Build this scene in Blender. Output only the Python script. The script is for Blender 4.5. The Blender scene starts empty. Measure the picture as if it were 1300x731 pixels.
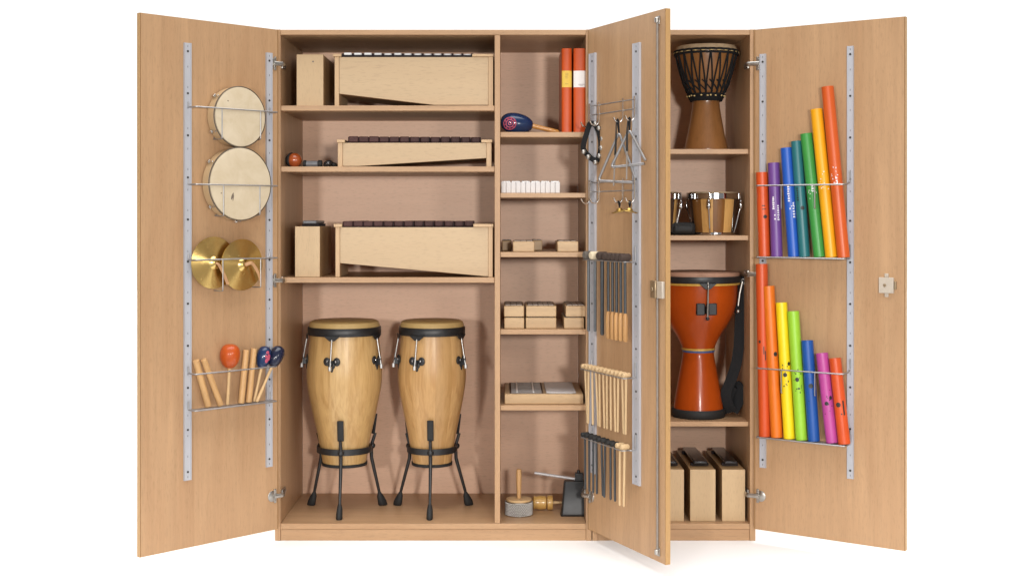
import bpy, math, random
from mathutils import Vector, Matrix
V = Vector
R = math.radians
random.seed(7)
C = bpy.context.scene.collection

# ---------------------------------------------------------------- measures
F = 1662.0                      # focal length in pixels of the 1300 px wide photograph
VX, VY = 640.0, 275.0           # where the optical axis meets the photograph
CH = (686 - 275) * 5.0 / F      # camera height above the floor
K = 5.0 / F


def W(px, py, y):
    return V(((px - VX) * y / F, y, CH - (py - VY) * y / F))


def X(px, y): return (px - VX) * y / F
def Z(py, y): return CH - (py - VY) * y / F


def ray_plane(px, py, p0, n):
    o = V((0, 0, CH)); d = V(((px - VX) / F, 1, -(py - VY) / F))
    return o + d * ((p0 - o).dot(n) / d.dot(n))


# ---------------------------------------------------------------- mesh builder
def frame_from(axis, ref=None):
    w = V(axis).normalized()
    if ref is None:
        ref = V((0, 0, 1)) if abs(w.z) < 0.9 else V((1, 0, 0))
    u = V(ref) - w * V(ref).dot(w)
    u.normalize()
    v = w.cross(u)
    return u, v, w


def fillet(pts, r, n=5, closed=False):
    pts = [V(p) for p in pts]
    out = []
    N = len(pts)
    for i, p in enumerate(pts):
        if not closed and i in (0, N - 1):
            out.append(p); continue
        a = pts[i - 1] - p; b = pts[(i + 1) % N] - p
        rr = min(r, a.length * .45, b.length * .45)
        a.normalize(); b.normalize()
        if a.dot(b) < -0.995:
            out.append(p); continue
        s, e = p + a * rr, p + b * rr
        for k in range(n + 1):
            t = k / n
            out.append(s * (1 - t) ** 2 + p * 2 * t * (1 - t) + e * t * t)
    return out


def arc_pts(c, u, v, r, a0, a1, n):
    return [V(c) + V(u) * r * math.cos(a0 + (a1 - a0) * k / n) + V(v) * r * math.sin(a0 + (a1 - a0) * k / n) for k in range(n + 1)]


class MB:
    def __init__(self):
        self.v, self.f, self.m = [], [], []

    def add(self, vs, fs, m=0):
        b = len(self.v)
        self.v += [V(p) for p in vs]
        for i, f in enumerate(fs):
            self.f.append([b + k for k in f])
            self.m.append(m[i] if isinstance(m, list) else m)
        return self

    def obox(self, o, a, b, c, m=0):
        o, a, b, c = V(o), V(a), V(b), V(c)
        if a.cross(b).dot(c) < 0:
            a, b = b, a
        vs = [o, o + a, o + a + b, o + b, o + c, o + a + c, o + a + b + c, o + b + c]
        fs = [(0, 3, 2, 1), (4, 5, 6, 7), (0, 1, 5, 4), (1, 2, 6, 5), (2, 3, 7, 6), (3, 0, 4, 7)]
        return self.add(vs, fs, m)

    def box(self, x0, x1, y0, y1, z0, z1, m=0):
        return self.obox((x0, y0, z0), (x1 - x0, 0, 0), (0, y1 - y0, 0), (0, 0, z1 - z0), m)

    def prism(self, poly, ext, m=0):
        poly = [V(p) for p in poly]; ext = V(ext); n = len(poly)
        nn = V((0, 0, 0))
        for i in range(n):
            nn += poly[i].cross(poly[(i + 1) % n])
        if nn.dot(ext) > 0:
            poly = poly[::-1]
        vs = poly + [p + ext for p in poly]
        fs = [tuple(range(n)), tuple(range(2 * n - 1, n - 1, -1))]
        fs += [(i, i + n, (i + 1) % n + n, (i + 1) % n) for i in range(n)]
        return self.add(vs, fs, m)

    def tube(self, pts, r, n=8, closed=False, m=0, flat=None):
        """round tube; flat=(dir, thickness factor) squashes it into a ribbon"""
        pts = [V(p) for p in pts]; N = len(pts)
        rs = r if isinstance(r, (list, tuple)) else [r] * N
        tang = []
        for i in range(N):
            if closed:
                t = pts[(i + 1) % N] - pts[i - 1]
            else:
                t = pts[min(i + 1, N - 1)] - pts[max(i - 1, 0)]
            tang.append(t.normalized())
        u, v, w = frame_from(tang[0], flat[0] if flat else None)
        vs = []
        for i in range(N):
            t = tang[i]
            if flat:
                u = V(flat[0]) - t * V(flat[0]).dot(t); u.normalize()
            else:
                u = u - t * u.dot(t)
                if u.length < 1e-6:
                    u, _, _ = frame_from(t)
                u.normalize()
            v = t.cross(u)
            k = flat[1] if flat else 1
            for j in range(n):
                a = 2 * math.pi * (j + .5) / n
                vs.append(pts[i] + u * rs[i] * math.cos(a) + v * rs[i] * k * math.sin(a))
        fs = []
        for i in range(N if closed else N - 1):
            for j in range(n):
                a = i * n + j; b = i * n + (j + 1) % n
                c = ((i + 1) % N) * n + (j + 1) % n; d = ((i + 1) % N) * n + j
                fs.append((a, b, c, d))
        if not closed:
            fs.append(tuple(range(n - 1, -1, -1)))
            fs.append(tuple((N - 1) * n + j for j in range(n)))
        return self.add(vs, fs, m)

    def lathe(self, prof, o, axis=(0, 0, 1), n=48, m=0, ref=None, mfun=None):
        u, v, w = frame_from(axis, ref); o = V(o)
        vs, fs, ms, rows = [], [], [], []
        for (r, h) in prof:
            if r < 1e-6:
                rows.append([len(vs)]); vs.append(o + w * h)
            else:
                row = []
                for j in range(n):
                    a = 2 * math.pi * j / n
                    row.append(len(vs)); vs.append(o + w * h + u * r * math.cos(a) + v * r * math.sin(a))
                rows.append(row)
        for i in range(len(rows) - 1):
            A, B = rows[i], rows[i + 1]
            for j in range(n):
                k = (j + 1) % n
                if len(A) == 1 and len(B) == 1:
                    continue
                if len(A) == 1:
                    fs.append((A[0], B[k], B[j]))
                elif len(B) == 1:
                    fs.append((A[j], A[k], B[0]))
                else:
                    fs.append((A[j], A[k], B[k], B[j]))
                ms.append(mfun(i, j) if mfun else m)
        return self.add(vs, fs, ms)

    def ellip(self, o, a, b, c, n=20, k=12, m=0):
        o, a, b, c = V(o), V(a), V(b), V(c)
        if a.cross(b).dot(c) < 0:
            a = -a
        vs, fs = [o - c], []
        for i in range(1, k):
            p = -math.pi / 2 + math.pi * i / k
            for j in range(n):
                q = 2 * math.pi * j / n
                vs.append(o + a * math.cos(p) * math.cos(q) + b * math.cos(p) * math.sin(q) + c * math.sin(p))
        vs.append(o + c); L = len(vs) - 1
        for j in range(n):
            fs.append((0, 1 + (j + 1) % n, 1 + j))
            fs.append((L, L - n + j, L - n + (j + 1) % n))
        for i in range(k - 2):
            for j in range(n):
                p = 1 + i * n + j; q = 1 + i * n + (j + 1) % n
                fs.append((p, q, q + n, p + n))
        return self.add(vs, fs, m)

    def ball(self, o, r, n=16, m=0):
        return self.ellip(o, (r, 0, 0), (0, r, 0), (0, 0, r), n, max(6, n // 2 + 2), m)

    def cyl(self, a, b, r, n=24, m=0, r2=None, edge=0.0):
        a, b = V(a), V(b); h = (b - a).length
        r2 = r if r2 is None else r2
        e = edge
        prof = [(0, 0), (r - e, 0), (r, e), (r2, h - e), (r2 - e, h), (0, h)] if e else [(0, 0), (r, 0), (r2, h), (0, h)]
        return self.lathe(prof, a, b - a, n, m)


MW = {}


def mesh_from(mb, mats, inv, smooth=40):
    me = bpy.data.meshes.new('shape')
    me.from_pydata([tuple(inv @ p) for p in mb.v], [], mb.f)
    for mt in mats:
        me.materials.append(mt)
    me.polygons.foreach_set('material_index', mb.m)
    me.polygons.foreach_set('use_smooth', [True] * len(mb.f))
    me.update()
    try:
        me.set_sharp_from_angle(angle=R(smooth))
    except Exception:
        pass
    return me


def finish(o, bevel):
    if bevel:
        b = o.modifiers.new('bevel', 'BEVEL'); b.width = bevel; b.segments = 2
        b.limit_method = 'ANGLE'; b.angle_limit = R(50)


def props(o, label, cat, group=None):
    o['label'] = label; o['category'] = cat
    if group:
        o['group'] = group


def thing(name, label, cat, loc, axes=None, group=None):
    o = bpy.data.objects.new(name, None); C.objects.link(o)
    o.empty_display_size = .05
    M = Matrix.Translation(V(loc))
    if axes:
        u, v, w = axes
        M = M @ Matrix((u, v, w)).transposed().to_4x4()
    o.matrix_world = M; MW[o] = M
    props(o, label, cat, group)
    return o


def part(name, mb, mats, parent, bevel=0, smooth=40, label=None):
    mats = mats if isinstance(mats, (list, tuple)) else [mats]
    M = MW[parent]
    o = bpy.data.objects.new(name, mesh_from(mb, mats, M.inverted(), smooth))
    C.objects.link(o); o.parent = parent; MW[o] = M
    if label:
        o['label'] = label
    finish(o, bevel)
    return o


def solo(name, mb, mats, label, cat, loc, axes=None, group=None, bevel=0, smooth=40):
    mats = mats if isinstance(mats, (list, tuple)) else [mats]
    M = Matrix.Translation(V(loc))
    if axes:
        M = M @ Matrix(axes).transposed().to_4x4()
    o = bpy.data.objects.new(name, mesh_from(mb, mats, M.inverted(), smooth))
    C.objects.link(o); o.matrix_world = M; MW[o] = M
    props(o, label, cat, group)
    finish(o, bevel)
    return o


def structure(name, mb, mats):
    o = bpy.data.objects.new(name, mesh_from(mb, [mats], Matrix.Identity(4)))
    C.objects.link(o); o['kind'] = 'structure'
    return o


def copy_tree(o, parent=None):
    c = o.copy(); C.objects.link(c)
    if parent:
        c.parent = parent
    MW[c] = MW[o]
    for ch in list(o.children):
        copy_tree(ch, c)
    return c


# ---------------------------------------------------------------- materials
def new_mat(name):
    m = bpy.data.materials.new(name); m.use_nodes = True
    nt = m.node_tree; nt.nodes.clear()
    out = nt.nodes.new('ShaderNodeOutputMaterial')
    b = nt.nodes.new('ShaderNodeBsdfPrincipled')
    nt.links.new(b.outputs[0], out.inputs[0])
    return m, nt, b


def vec_input(nt, scale, rnd=True):
    tc = nt.nodes.new('ShaderNodeTexCoord')
    src = tc.outputs['Object']
    if rnd:
        oi = nt.nodes.new('ShaderNodeObjectInfo')
        mu = nt.nodes.new('ShaderNodeMath'); mu.operation = 'MULTIPLY'; mu.inputs[1].default_value = 37.0
        nt.links.new(oi.outputs['Random'], mu.inputs[0])
        ad = nt.nodes.new('ShaderNodeVectorMath'); ad.operation = 'ADD'
        nt.links.new(src, ad.inputs[0]); nt.links.new(mu.outputs[0], ad.inputs[1])
        src = ad.outputs[0]
    mp = nt.nodes.new('ShaderNodeMapping'); mp.inputs['Scale'].default_value = scale
    nt.links.new(src, mp.inputs['Vector'])
    return mp.outputs[0]


def noise(nt, vec, scale, detail=4, rough=.5, dist=0.0):
    n = nt.nodes.new('ShaderNodeTexNoise')
    n.inputs['Scale'].default_value = scale; n.inputs['Detail'].default_value = detail
    n.inputs['Roughness'].default_value = rough; n.inputs['Distortion'].default_value = dist
    nt.links.new(vec, n.inputs['Vector'])
    return n.outputs['Fac']


def ramp(nt, fac, stops):
    r = nt.nodes.new('ShaderNodeValToRGB')
    els = r.color_ramp.elements
    while len(els) < len(stops):
        els.new(.5)
    for e, (p, c) in zip(els, stops):
        e.position = p; e.color = (*c, 1)
    nt.links.new(fac, r.inputs[0])
    return r.outputs[0]


def mixc(nt, a, b, fac, mode='MIX'):
    n = nt.nodes.new('ShaderNodeMix'); n.data_type = 'RGBA'; n.blend_type = mode
    if isinstance(fac, float):
        n.inputs[0].default_value = fac
    else:
        nt.links.new(fac, n.inputs[0])
    nt.links.new(a, n.inputs[6]); nt.links.new(b, n.inputs[7])
    return n.outputs[2]


def scl(c, k):
    return tuple(min(1, x * k) for x in c)


def wood(name, col, axis='z', contrast=.17, fine=90., rough=.42, broad=9., spec=.35, coat=0.0, flecks=.025):
    m, nt, b = new_mat(name)
    ax = 'xyz'.index(axis)
    s = [1, 1, 1]; s[ax] = .035
    v1 = vec_input(nt, s)
    f1 = noise(nt, v1, fine, 5, .6)
    s2 = [1, 1, 1]; s2[ax] = .12
    f2 = noise(nt, vec_input(nt, s2), broad, 3, .5, 1.4)
    s3 = [1, 1, 1]; s3[ax] = .16
    f3 = noise(nt, vec_input(nt, s3), 230, 2, .5)
    c1 = ramp(nt, f1, [(.28, scl(col, 1 - contrast)), (.72, scl(col, 1 + contrast * .8))])
    warm = (col[0] * (1 + contrast * .35), col[1] * (1 - contrast * .05), col[2] * (1 - contrast * .35))
    c2 = ramp(nt, f2, [(.3, scl(warm, 1 - contrast * 1.1)), (.55, col), (.75, scl(col, 1 + contrast * .9))])
    c = mixc(nt, c1, c2, .55)
    c3 = ramp(nt, f3, [(.33, (1 - flecks * 4,) * 3), (.45, (1, 1, 1))])
    c = mixc(nt, c, c3, 1.0, 'MULTIPLY')
    nt.links.new(c, b.inputs['Base Color'])
    b.inputs['Roughness'].default_value = rough
    b.inputs['Specular IOR Level'].default_value = spec
    b.inputs['Coat Weight'].default_value = coat
    b.inputs['Coat Roughness'].default_value = .12
    bp = nt.nodes.new('ShaderNodeBump'); bp.inputs['Strength'].default_value = .06; bp.inputs['Distance'].default_value = .001
    nt.links.new(f1, bp.inputs['Height']); nt.links.new(bp.outputs[0], b.inputs['Normal'])
    return m


def plain(name, col, rough=.5, metal=0.0, var=.08, spec=.5, coat=0.0, scale=60., coat_rough=.08):
    m, nt, b = new_mat(name)
    f = noise(nt, vec_input(nt, (1, 1, 1)), scale, 4, .6)
    c = ramp(nt, f, [(.3, scl(col, 1 - var)), (.7, scl(col, 1 + var))])
    nt.links.new(c, b.inputs['Base Color'])
    rr = nt.nodes.new('ShaderNodeMapRange')
    rr.inputs['To Min'].default_value = max(.03, rough - .07); rr.inputs['To Max'].default_value = rough + .07
    nt.links.new(f, rr.inputs[0]); nt.links.new(rr.outputs[0], b.inputs['Roughness'])
    b.inputs['Metallic'].default_value = metal
    b.inputs['Specular IOR Level'].default_value = spec
    b.inputs['Coat Weight'].default_value = coat
    b.inputs['Coat Roughness'].default_value = coat_rough
    return m


BEECH = (.432, .262, .140)
beech_z = wood('beech_upright_grain', BEECH, 'z')
beech_x = wood('beech_level_grain', BEECH, 'x')
beech_edge = wood('beech_edge_band', (.42, .245, .10), 'z', .06)
beech_edge_x = wood('beech_edge_band_level', (.48, .315, .17), 'x', .06)
glue_line = plain('brown_glue_line', (.17, .085, .03), .6, 0, .2)
back_mat = wood('beech_back_panel', (.70, .455, .315), 'x', .07, fine=55)
birch_x = wood('pale_birch_ply', (.51, .365, .215), 'x', .07, fine=30, broad=5)
birch_z = wood('pale_birch_upright', (.52, .365, .205), 'z', .07, fine=40)
birch_edge = wood('birch_end_board', (.54, .36, .20), 'z', .08)
box_side = wood('box_side_board', (.40, .25, .12), 'y', .12)  # box sides browner than their fronts: shade is put into this colour
block_wood = wood('sound_block_wood', (.50, .335, .18), 'x', .16, fine=60)
def stave_wood(name, light, dark, staves, seed):
    m, nt, b = new_mat(name)
    tc = nt.nodes.new('ShaderNodeTexCoord')
    gr = nt.nodes.new('ShaderNodeTexGradient'); gr.gradient_type = 'RADIAL'
    nt.links.new(tc.outputs['Object'], gr.inputs[0])
    wob = noise(nt, vec_input(nt, (1, 1, .6), False), 5, 2)
    mul = nt.nodes.new('ShaderNodeMath'); mul.operation = 'MULTIPLY_ADD'; mul.inputs[1].default_value = staves; mul.inputs[2].default_value = seed
    nt.links.new(gr.outputs['Fac'], mul.inputs[0])
    fl = nt.nodes.new('ShaderNodeMath'); fl.operation = 'FLOOR'; nt.links.new(mul.outputs[0], fl.inputs[0])
    wn = nt.nodes.new('ShaderNodeTexWhiteNoise'); wn.noise_dimensions = '1D'; nt.links.new(fl.outputs[0], wn.inputs['W'])
    tone = ramp(nt, wn.outputs['Value'], [(.1, scl(light, .86)), (.45, light), (.9, scl((light[0], light[1] * 1.05, light[2] * 1.15), 1.06))])
    # flame figure: stretched noise, shifted stave by stave
    mp = nt.nodes.new('ShaderNodeMapping'); mp.inputs['Scale'].default_value = (1, 1, .10)
    sh = nt.nodes.new('ShaderNodeVectorMath'); sh.operation = 'ADD'
    nt.links.new(tc.outputs['Object'], sh.inputs[0]); nt.links.new(wn.outputs['Color'], sh.inputs[1])
    nt.links.new(sh.outputs[0], mp.inputs['Vector'])
    n1 = noise(nt, mp.outputs[0], 26, 4, .55, 1.6)
    n2 = noise(nt, mp.outputs[0], 110, 3, .6, .3)
    f1 = ramp(nt, n1, [(.47, (0, 0, 0)), (.62, (1, 1, 1))])
    dk = nt.nodes.new('ShaderNodeRGB'); dk.outputs[0].default_value = (*dark, 1)
    fm = nt.nodes.new('ShaderNodeMath'); fm.operation = 'MULTIPLY'; fm.inputs[1].default_value = .42
    nt.links.new(f1, fm.inputs[0])
    c = mixc(nt, tone, dk.outputs[0], fm.outputs[0])
    g = ramp(nt, n2, [(.3, (.86, .84, .80)), (.6, (1, 1, 1))])
    c = mixc(nt, c, g, 1.0, 'MULTIPLY')
    nt.links.new(c, b.inputs['Base Color'])
    b.inputs['Roughness'].default_value = .40
    b.inputs['Specular IOR Level'].default_value = .4
    b.inputs['Coat Weight'].default_value = .18; b.inputs['Coat Roughness'].default_value = .28
    return m


conga_wood = stave_wood('conga_shell_wood', (.52, .32, .125), (.36, .185, .055), 13, 3.3)
conga_wood_b = stave_wood('conga_shell_amber', (.51, .295, .115), (.34, .16, .045), 12, 8.7)
rosewood = wood('rosewood_bar', (.070, .028, .025), 'y', .4, rough=.5, fine=120, spec=.2)
stick_wood = wood('stick_wood', (.60, .40, .20), 'z', .1, fine=150)
pale_stick = wood('pale_stick_wood', (.58, .41, .225), 'z', .12, fine=150)
clave_wood = wood('clave_wood', (.54, .315, .135), 'z', .12, fine=120)
handle_wood = wood('mallet_handle_wood', (.48, .26, .10), 'z', .35, fine=90)
orange_wood = wood('varnished_handle', (.52, .24, .06), 'x', .12, rough=.3, coat=.4)
djembe_wood = wood('carved_djembe_wood', (.25, .108, .034), 'z', .3, fine=40, rough=.36, coat=.25)
yellow_wood = wood('yellow_turned_wood', (.58, .34, .10), 'x', .15, rough=.3, coat=.4)
stave_light = wood('stave_light', (.58, .33, .11), 'z', .2, fine=70, rough=.25, coat=.6)
stave_dark = wood('stave_dark', (.20, .085, .022), 'z', .2, fine=70, rough=.25, coat=.6)
stave_black = wood('stave_blackish', (.05, .028, .02), 'z', .2, fine=70, rough=.25, coat=.6)
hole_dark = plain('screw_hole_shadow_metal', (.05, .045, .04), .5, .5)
rail_metal = plain('grey_rail_coating', (.43, .43, .46), .55, .1, .015)
wire_metal = plain('galvanised_wire', (.40, .39, .39), .42, .85, .12)
steel = plain('bright_steel', (.68, .67, .65), .22, 1.0, .05)
rod_steel = plain('tension_rod_steel', (.45, .44, .43), .35, .9, .1)
cow_rod = plain('satin_grey_rod', (.42, .40, .40), .45, .3, .1)
rod_grey = plain('grey_rod_metal', (.24, .21, .185), .6, .3, .12)
hoop_metal = plain('dark_hoop_metal', (.16, .13, .10), .45, .7, .25, scale=120)
dull_steel = plain('dull_steel', (.42, .40, .37), .35, 1.0, .1)
brass_latch = plain('aged_latch_metal', (.36, .27, .17), .4, .8, .15)
cream_metal = plain('cream_lock_plate', (.52, .45, .37), .5, .3, .06)
chrome = plain('chrome', (.55, .55, .56), .08, 1.0, .02)
brass = plain('spun_brass', (.74, .53, .19), .25, 1.0, .04)
brass_dark = plain('small_brass', (.50, .34, .10), .3, 1.0, .1)
black_steel = plain('black_powder_coat', (.014, .014, .015), .42, 0, .2)
black_rubber = plain('black_rubber', (.012, .012, .012), .7, 0, .2)
black_cloth = plain('black_webbing', (.013, .013, .014), .85, 0, .3, spec=.2, scale=300)
dark_shaft = plain('dark_mallet_shaft', (.035, .04, .045), .45, 0, .15)
grey_shaft = plain('grey_mallet_shaft', (.10, .11, .12), .4, 0, .15)
brown_felt = plain('brown_felt_head', (.07, .05, .042), .95, 0, .25, spec=.1, scale=400)
grey_felt = plain('grey_felt_head', (.13, .115, .10), .95, 0, .25, spec=.1, scale=400)
cream_felt = plain('cream_felt_head', (.70, .60, .43), .95, 0, .12, spec=.1, scale=400)
dark_bar = plain('dark_bar_lacquer', (.022, .02, .021), .25, 0, .15, coat=.3)
alu = plain('brushed_aluminium_bar', (.60, .57, .56), .42, .3, .06)
dark_alu = plain('dark_metal_bar', (.16, .15, .145), .35, .8, .1)
muted_bar = plain('muted_metal_bar', (.44, .37, .32), .5, .15, .2)
warm_pad = plain('brown_felt_pad', (.14, .095, .07), .9, 0, .2, spec=.1)
grey_bar = plain('grey_metal_bar', (.30, .28, .27), .45, .2, .1)
white_bar = plain('white_metal_bar', (.80, .80, .80), .3, .1, .03)
white_plastic = plain('frosted_white_block', (.60, .565, .55), .4, 0, .06)
felt_and_gap_shade = plain('dark_felt_and_gap_shade', (.03, .024, .026), .9, 0, .2, spec=.1)  # felt of the rests, also the dark painted into gaps around bars
grey_plastic = plain('grey_plastic', (.16, .165, .18), .4, 0, .1)
skin = None
red_binder = plain('orange_red_binder', (.52, .072, .009), .38, 0, .04, spec=.3)
yellow_paper = plain('yellow_paper', (.72, .48, .07), .6, 0, .05)
white_paper = plain('white_paper', (.80, .77, .75), .6, 0, .03)
ink_brown = plain('faded_ink', (.35, .22, .06), .7, 0, .2)
ink_grey = plain('grey_ink', (.35, .30, .30), .7, 0, .2)
ink_black = plain('black_print', (.015, .015, .015), .5)
ink_white = plain('white_print', (.75, .72, .75), .5)
red_orange_paint = plain('glossy_orange_red', (.44, .072, .010), .35, 0, .06, spec=.25, coat=.35)
djembe_paint = plain('glossy_orange_lacquer', (.37, .056, .0045), .32, 0, .05, spec=.15, coat=.22, scale=20, coat_rough=.15)
navy_paint = plain('glossy_navy', (.008, .026, .085), .25, 0, .15, spec=.3, coat=.5)
midnight_paint = plain('glossy_midnight', (.008, .011, .032), .25, 0, .15, spec=.3, coat=.5)
pink_paint = plain('pink_motif', (.45, .07, .12), .4, 0, .2)
leather = plain('tan_leather', (.46, .25, .12), .6, 0, .12)
gold_cord = plain('pale_gold_cord', (.62, .46, .20), .6, 0, .2)
gold = plain('gold_stripe', (.60, .36, .07), .35, .2, .1)
blue_stripe = plain('blue_stripe', (.05, .10, .25), .4)
bead_metal = plain('beaded_steel', (.40, .38, .36), .35, .8, .3, scale=500)
scuff = plain('worn_mark', (.16, .12, .09), .7)
rust_ball = plain('rusty_orange_ball', (.36, .075, .018), .25, 0, .2, coat=.5)


def skin_mat(name, col, mottle=.10, scale=14):
    m, nt, b = new_mat(name)
    f = noise(nt, vec_input(nt, (1, 1, 1)), scale, 5, .6, .6)
    c = ramp(nt, f, [(.3, scl((col[0], col[1] * .96, col[2] * .88), 1 - mottle)), (.7, scl(col, 1 + mottle * .5))])
    nt.links.new(c, b.inputs['Base Color'])
    b.inputs['Roughness'].default_value = .55
    b.inputs['Specular IOR Level'].default_value = .3
    return m


skin = skin_mat('calf_skin', (.585, .495, .36))
skin_tan = skin_mat('tan_drum_skin', (.46, .315, .13), .12)
skin_goat = skin_mat('goat_skin', (.45, .34, .22), .3, 30)
skin_brown = skin_mat('brown_skin', (.34, .19, .13), .15)

# ---------------------------------------------------------------- setting
white_floor = plain('white_studio_paper', (.90, .90, .90), .8, 0, .004, spec=.1, scale=3)
structure('background_paper', MB().box(-14, 14, 4.0, 22, -.004, 0), white_floor)
structure('floor', MB().box(-14, 14, -8, 22, -.03, -.0045), plain('grey_studio_floor', (.16, .16, .16), .7, 0, .1))

# ---------------------------------------------------------------- cabinets
YB = 5.55
YS = 5.012
XL0, XL1, XR0, XR1 = X(349, 5), .334, .337, .960
TH = .021
ztop = Z(37.7, 5); zbot1 = Z(664.3, 5); zbot0 = Z(671.3, 5)

wide = thing('wide_cabinet', 'wide beech cabinet with two open doors, holding the two tall congas', 'cabinet', ((XL0 + XL1) / 2, 5.28, 0))
narrow = thing('narrow_cabinet', 'narrow beech cabinet with one open door, holding djembes and bongos', 'cabinet', ((XR0 + XR1) / 2, 5.28, 0))


def carcass(parent, x0, x1):
    part('side_panel', MB().box(x0, x0 + TH, 5.0, 5.57, 0, ztop), beech_z, parent, .0012)
    part('side_panel', MB().box(x1 - TH, x1, 5.0, 5.57, 0, ztop), beech_z, parent, .0012)
    a, b = x0 + TH + .0006, x1 - TH - .0006
    part('top_panel', MB().box(a, b, 5.001, YB - .001, ztop - .0205, ztop - .0008), beech_x, parent, .0012)
    part('bottom_panel', MB().box(a, b, 5.001, YB - .001, zbot0, zbot1), beech_x, parent, .0012)
    part('plinth', MB().box(a, b, 5.0035, 5.022, 0, zbot0 - .0008), beech_x, parent, .0012)
    part('back_panel', MB().box(a, b, YB, YB + .008, .02, ztop - .002), back_mat, parent)


carcass(wide, XL0, XL1)
carcass(narrow, XR0, XR1)
XD0, XD1 = X(628, 5), X(635, 5)
part('divider', MB().box(XD0, XD1, 5.002, YB - .001, zbot1 + .0006, ztop - .0212), beech_z, wide, .0012)


def shelf(parent, x0, x1, pt, pb, front=YS):
    part('shelf', MB().box(x0, x1, front, YB - .001, Z(pb, front), Z(pt, front)), beech_x, parent, .0012)
    return Z(pt, front)


a, b = XL0 + TH + .0006, XD0 - .0006
SL = [shelf(wide, a, b, t, u) for t, u in ((134.2, 140.8), (211.6, 218.2), (352.3, 358.9))]
a, b = XD1 + .0006, XL1 - TH - .0006
SM = [shelf(wide, a, b, t, u) for t, u in ((167.8, 174.2), (245, 251), (320, 326.4), (418, 424.3), (514.3, 520.7))]
a, b = XR0 + TH + .0006, XR1 - TH - .0006
SR = [shelf(narrow, a, b, t, u, 5.03) for t, u in ((189.4, 195.6), (299, 305), (535, 541))]
ZF = zbot1                        # cabinet floor


# ---------------------------------------------------------------- doors
class Door:
    def __init__(self, H, E):
        self.H = V((H[0], H[1], 0)); E = V((E[0], E[1], 0))
        self.L = (E - self.H).length
        self.u = (E - self.H).normalized()
        n = V((self.u.y, -self.u.x, 0))
        if n.dot(V((0, 0, 0)) - self.H) < 0:
            n = -n
        self.n = n

    def P(self, px, py, t=0.0):
        return ray_plane(px, py, self.H + self.n * t, self.n)

    def at(self, s, z, t=0.0):
        return self.H + self.u * s + self.n * t + V((0, 0, z))

    def s(self, px, t=0.0):
        return (self.P(px, 275, t) - self.H).dot(self.u)

    def z(self, px, py, t=0.0):
        return self.P(px, py, t).z

    def slab(self, mb, s0, s1, z0, z1, t0, t1, m=0):
        return mb.obox(self.at(s0, z0, t0), self.u * (s1 - s0), self.n * (t1 - t0), V((0, 0, z1 - z0)), m)


ZD0, ZD1 = .050, 1.9462
DL = Door((X(353, 4.98), 4.98), (X(177.5, 4.56), 4.56))
DM = Door((X(746.7, 4.98), 4.98), (X(845, 4.464), 4.464))
DR = Door((X(957.5, 4.98), 4.98), (X(1149.5, 4.648), 4.648))
UP = V((0, 0, 1))


def make_door(parent, D):
    mb = MB()
    e = .0016
    g = .0022
    D.slab(mb, e + g, D.L - e - g, ZD0 + e, ZD1 - e, -.019, 0, 0)
    D.slab(mb, D.L - e - g, D.L - e, ZD0 + e, ZD1 - e, -.0188, -.0003, 2)
    D.slab(mb, e, e + g, ZD0 + e, ZD1 - e, -.0188, -.0003, 2)
    D.slab(mb, D.L - e, D.L, ZD0, ZD1, -.019, 0, 1)
    D.slab(mb, 0, e, ZD0, ZD1, -.019, 0, 1)
    D.slab(mb, e, D.L - e, ZD1 - e, ZD1, -.019, 0, 1)
    D.slab(mb, e, D.L - e, ZD0, ZD0 + e, -.019, 0, 1)
    return part('door', mb, [beech_z, beech_edge, glue_line], parent)


def rail(D, door, px0, px1, py0, py1, holes=26):
    s0, s1 = sorted((D.s(px0), D.s(px1)))
    pm = (px0 + px1) / 2
    z1, z0 = D.z(pm, py0), D.z(pm, py1)
    mb = MB()
    D.slab(mb, s0, s1, z0, z1, .0002, .007)
    # raised lips of the channel
    D.slab(mb, s0, s0 + .003, z0, z1, .0071, .0095)
    D.slab(mb, s1 - .003, s1, z0, z1, .0071, .0095)
    c = (s0 + s1) / 2
    n = 11
    for k in range(n):
        zz = z0 + .03 + (z1 - z0 - .06) * k / (n - 1)
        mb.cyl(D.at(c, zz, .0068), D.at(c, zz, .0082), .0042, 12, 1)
    for k in range(2 * n):
        zz = z0 + .012 + (z1 - z0 - .024) * k / (2 * n - 1)
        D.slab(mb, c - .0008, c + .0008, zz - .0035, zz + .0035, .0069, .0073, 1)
    part('rail', mb, [rail_metal, hole_dark], door)
    return (s0 + s1) / 2


def hinge(D, door, py, side):
    """cup on the door, arm across to the cabinet side"""
    z = Z(py, 4.97)
    mb = MB()
    c = D.at(.026, z, 0)
    mb.lathe([(0, .003), (.019, .003), (.021, .0015), (.021, .0002)][::-1], c, D.n, 24)
    D.slab(mb, .010, .020, z - .026, z + .026, .0003, .004)
    for dz in (-.02, .02):
        mb.cyl(D.at(.015, z + dz, .003), D.at(.015, z + dz, .006), .004, 10)
    p0 = D.at(.022, z, .006); p1 = D.at(.010, z, .022)
    p1 = V((side[0] + side[1] * .016, 4.985, z)); p2 = V((side[0] + side[1] * .010, 5.03, z)); p3 = V((side[0] + side[1] * .006, 5.075, z))
    mb.tube(fillet([p0, p1, p2, p3], .01), .0085, 8, flat=((0, 0, 1), .6))
    mb.box(min(side[0], side[0] + side[1] * .006), max(side[0], side[0] + side[1] * .006), 5.02, 5.085, z - .012, z + .012)
    mb.cyl(V((side[0] + side[1] * .008, 5.033, z - .004)), V((side[0] + side[1] * .013, 5.033, z - .004)), .006, 12)
    part('hinge', mb, dull_steel, door, .0006)


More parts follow.
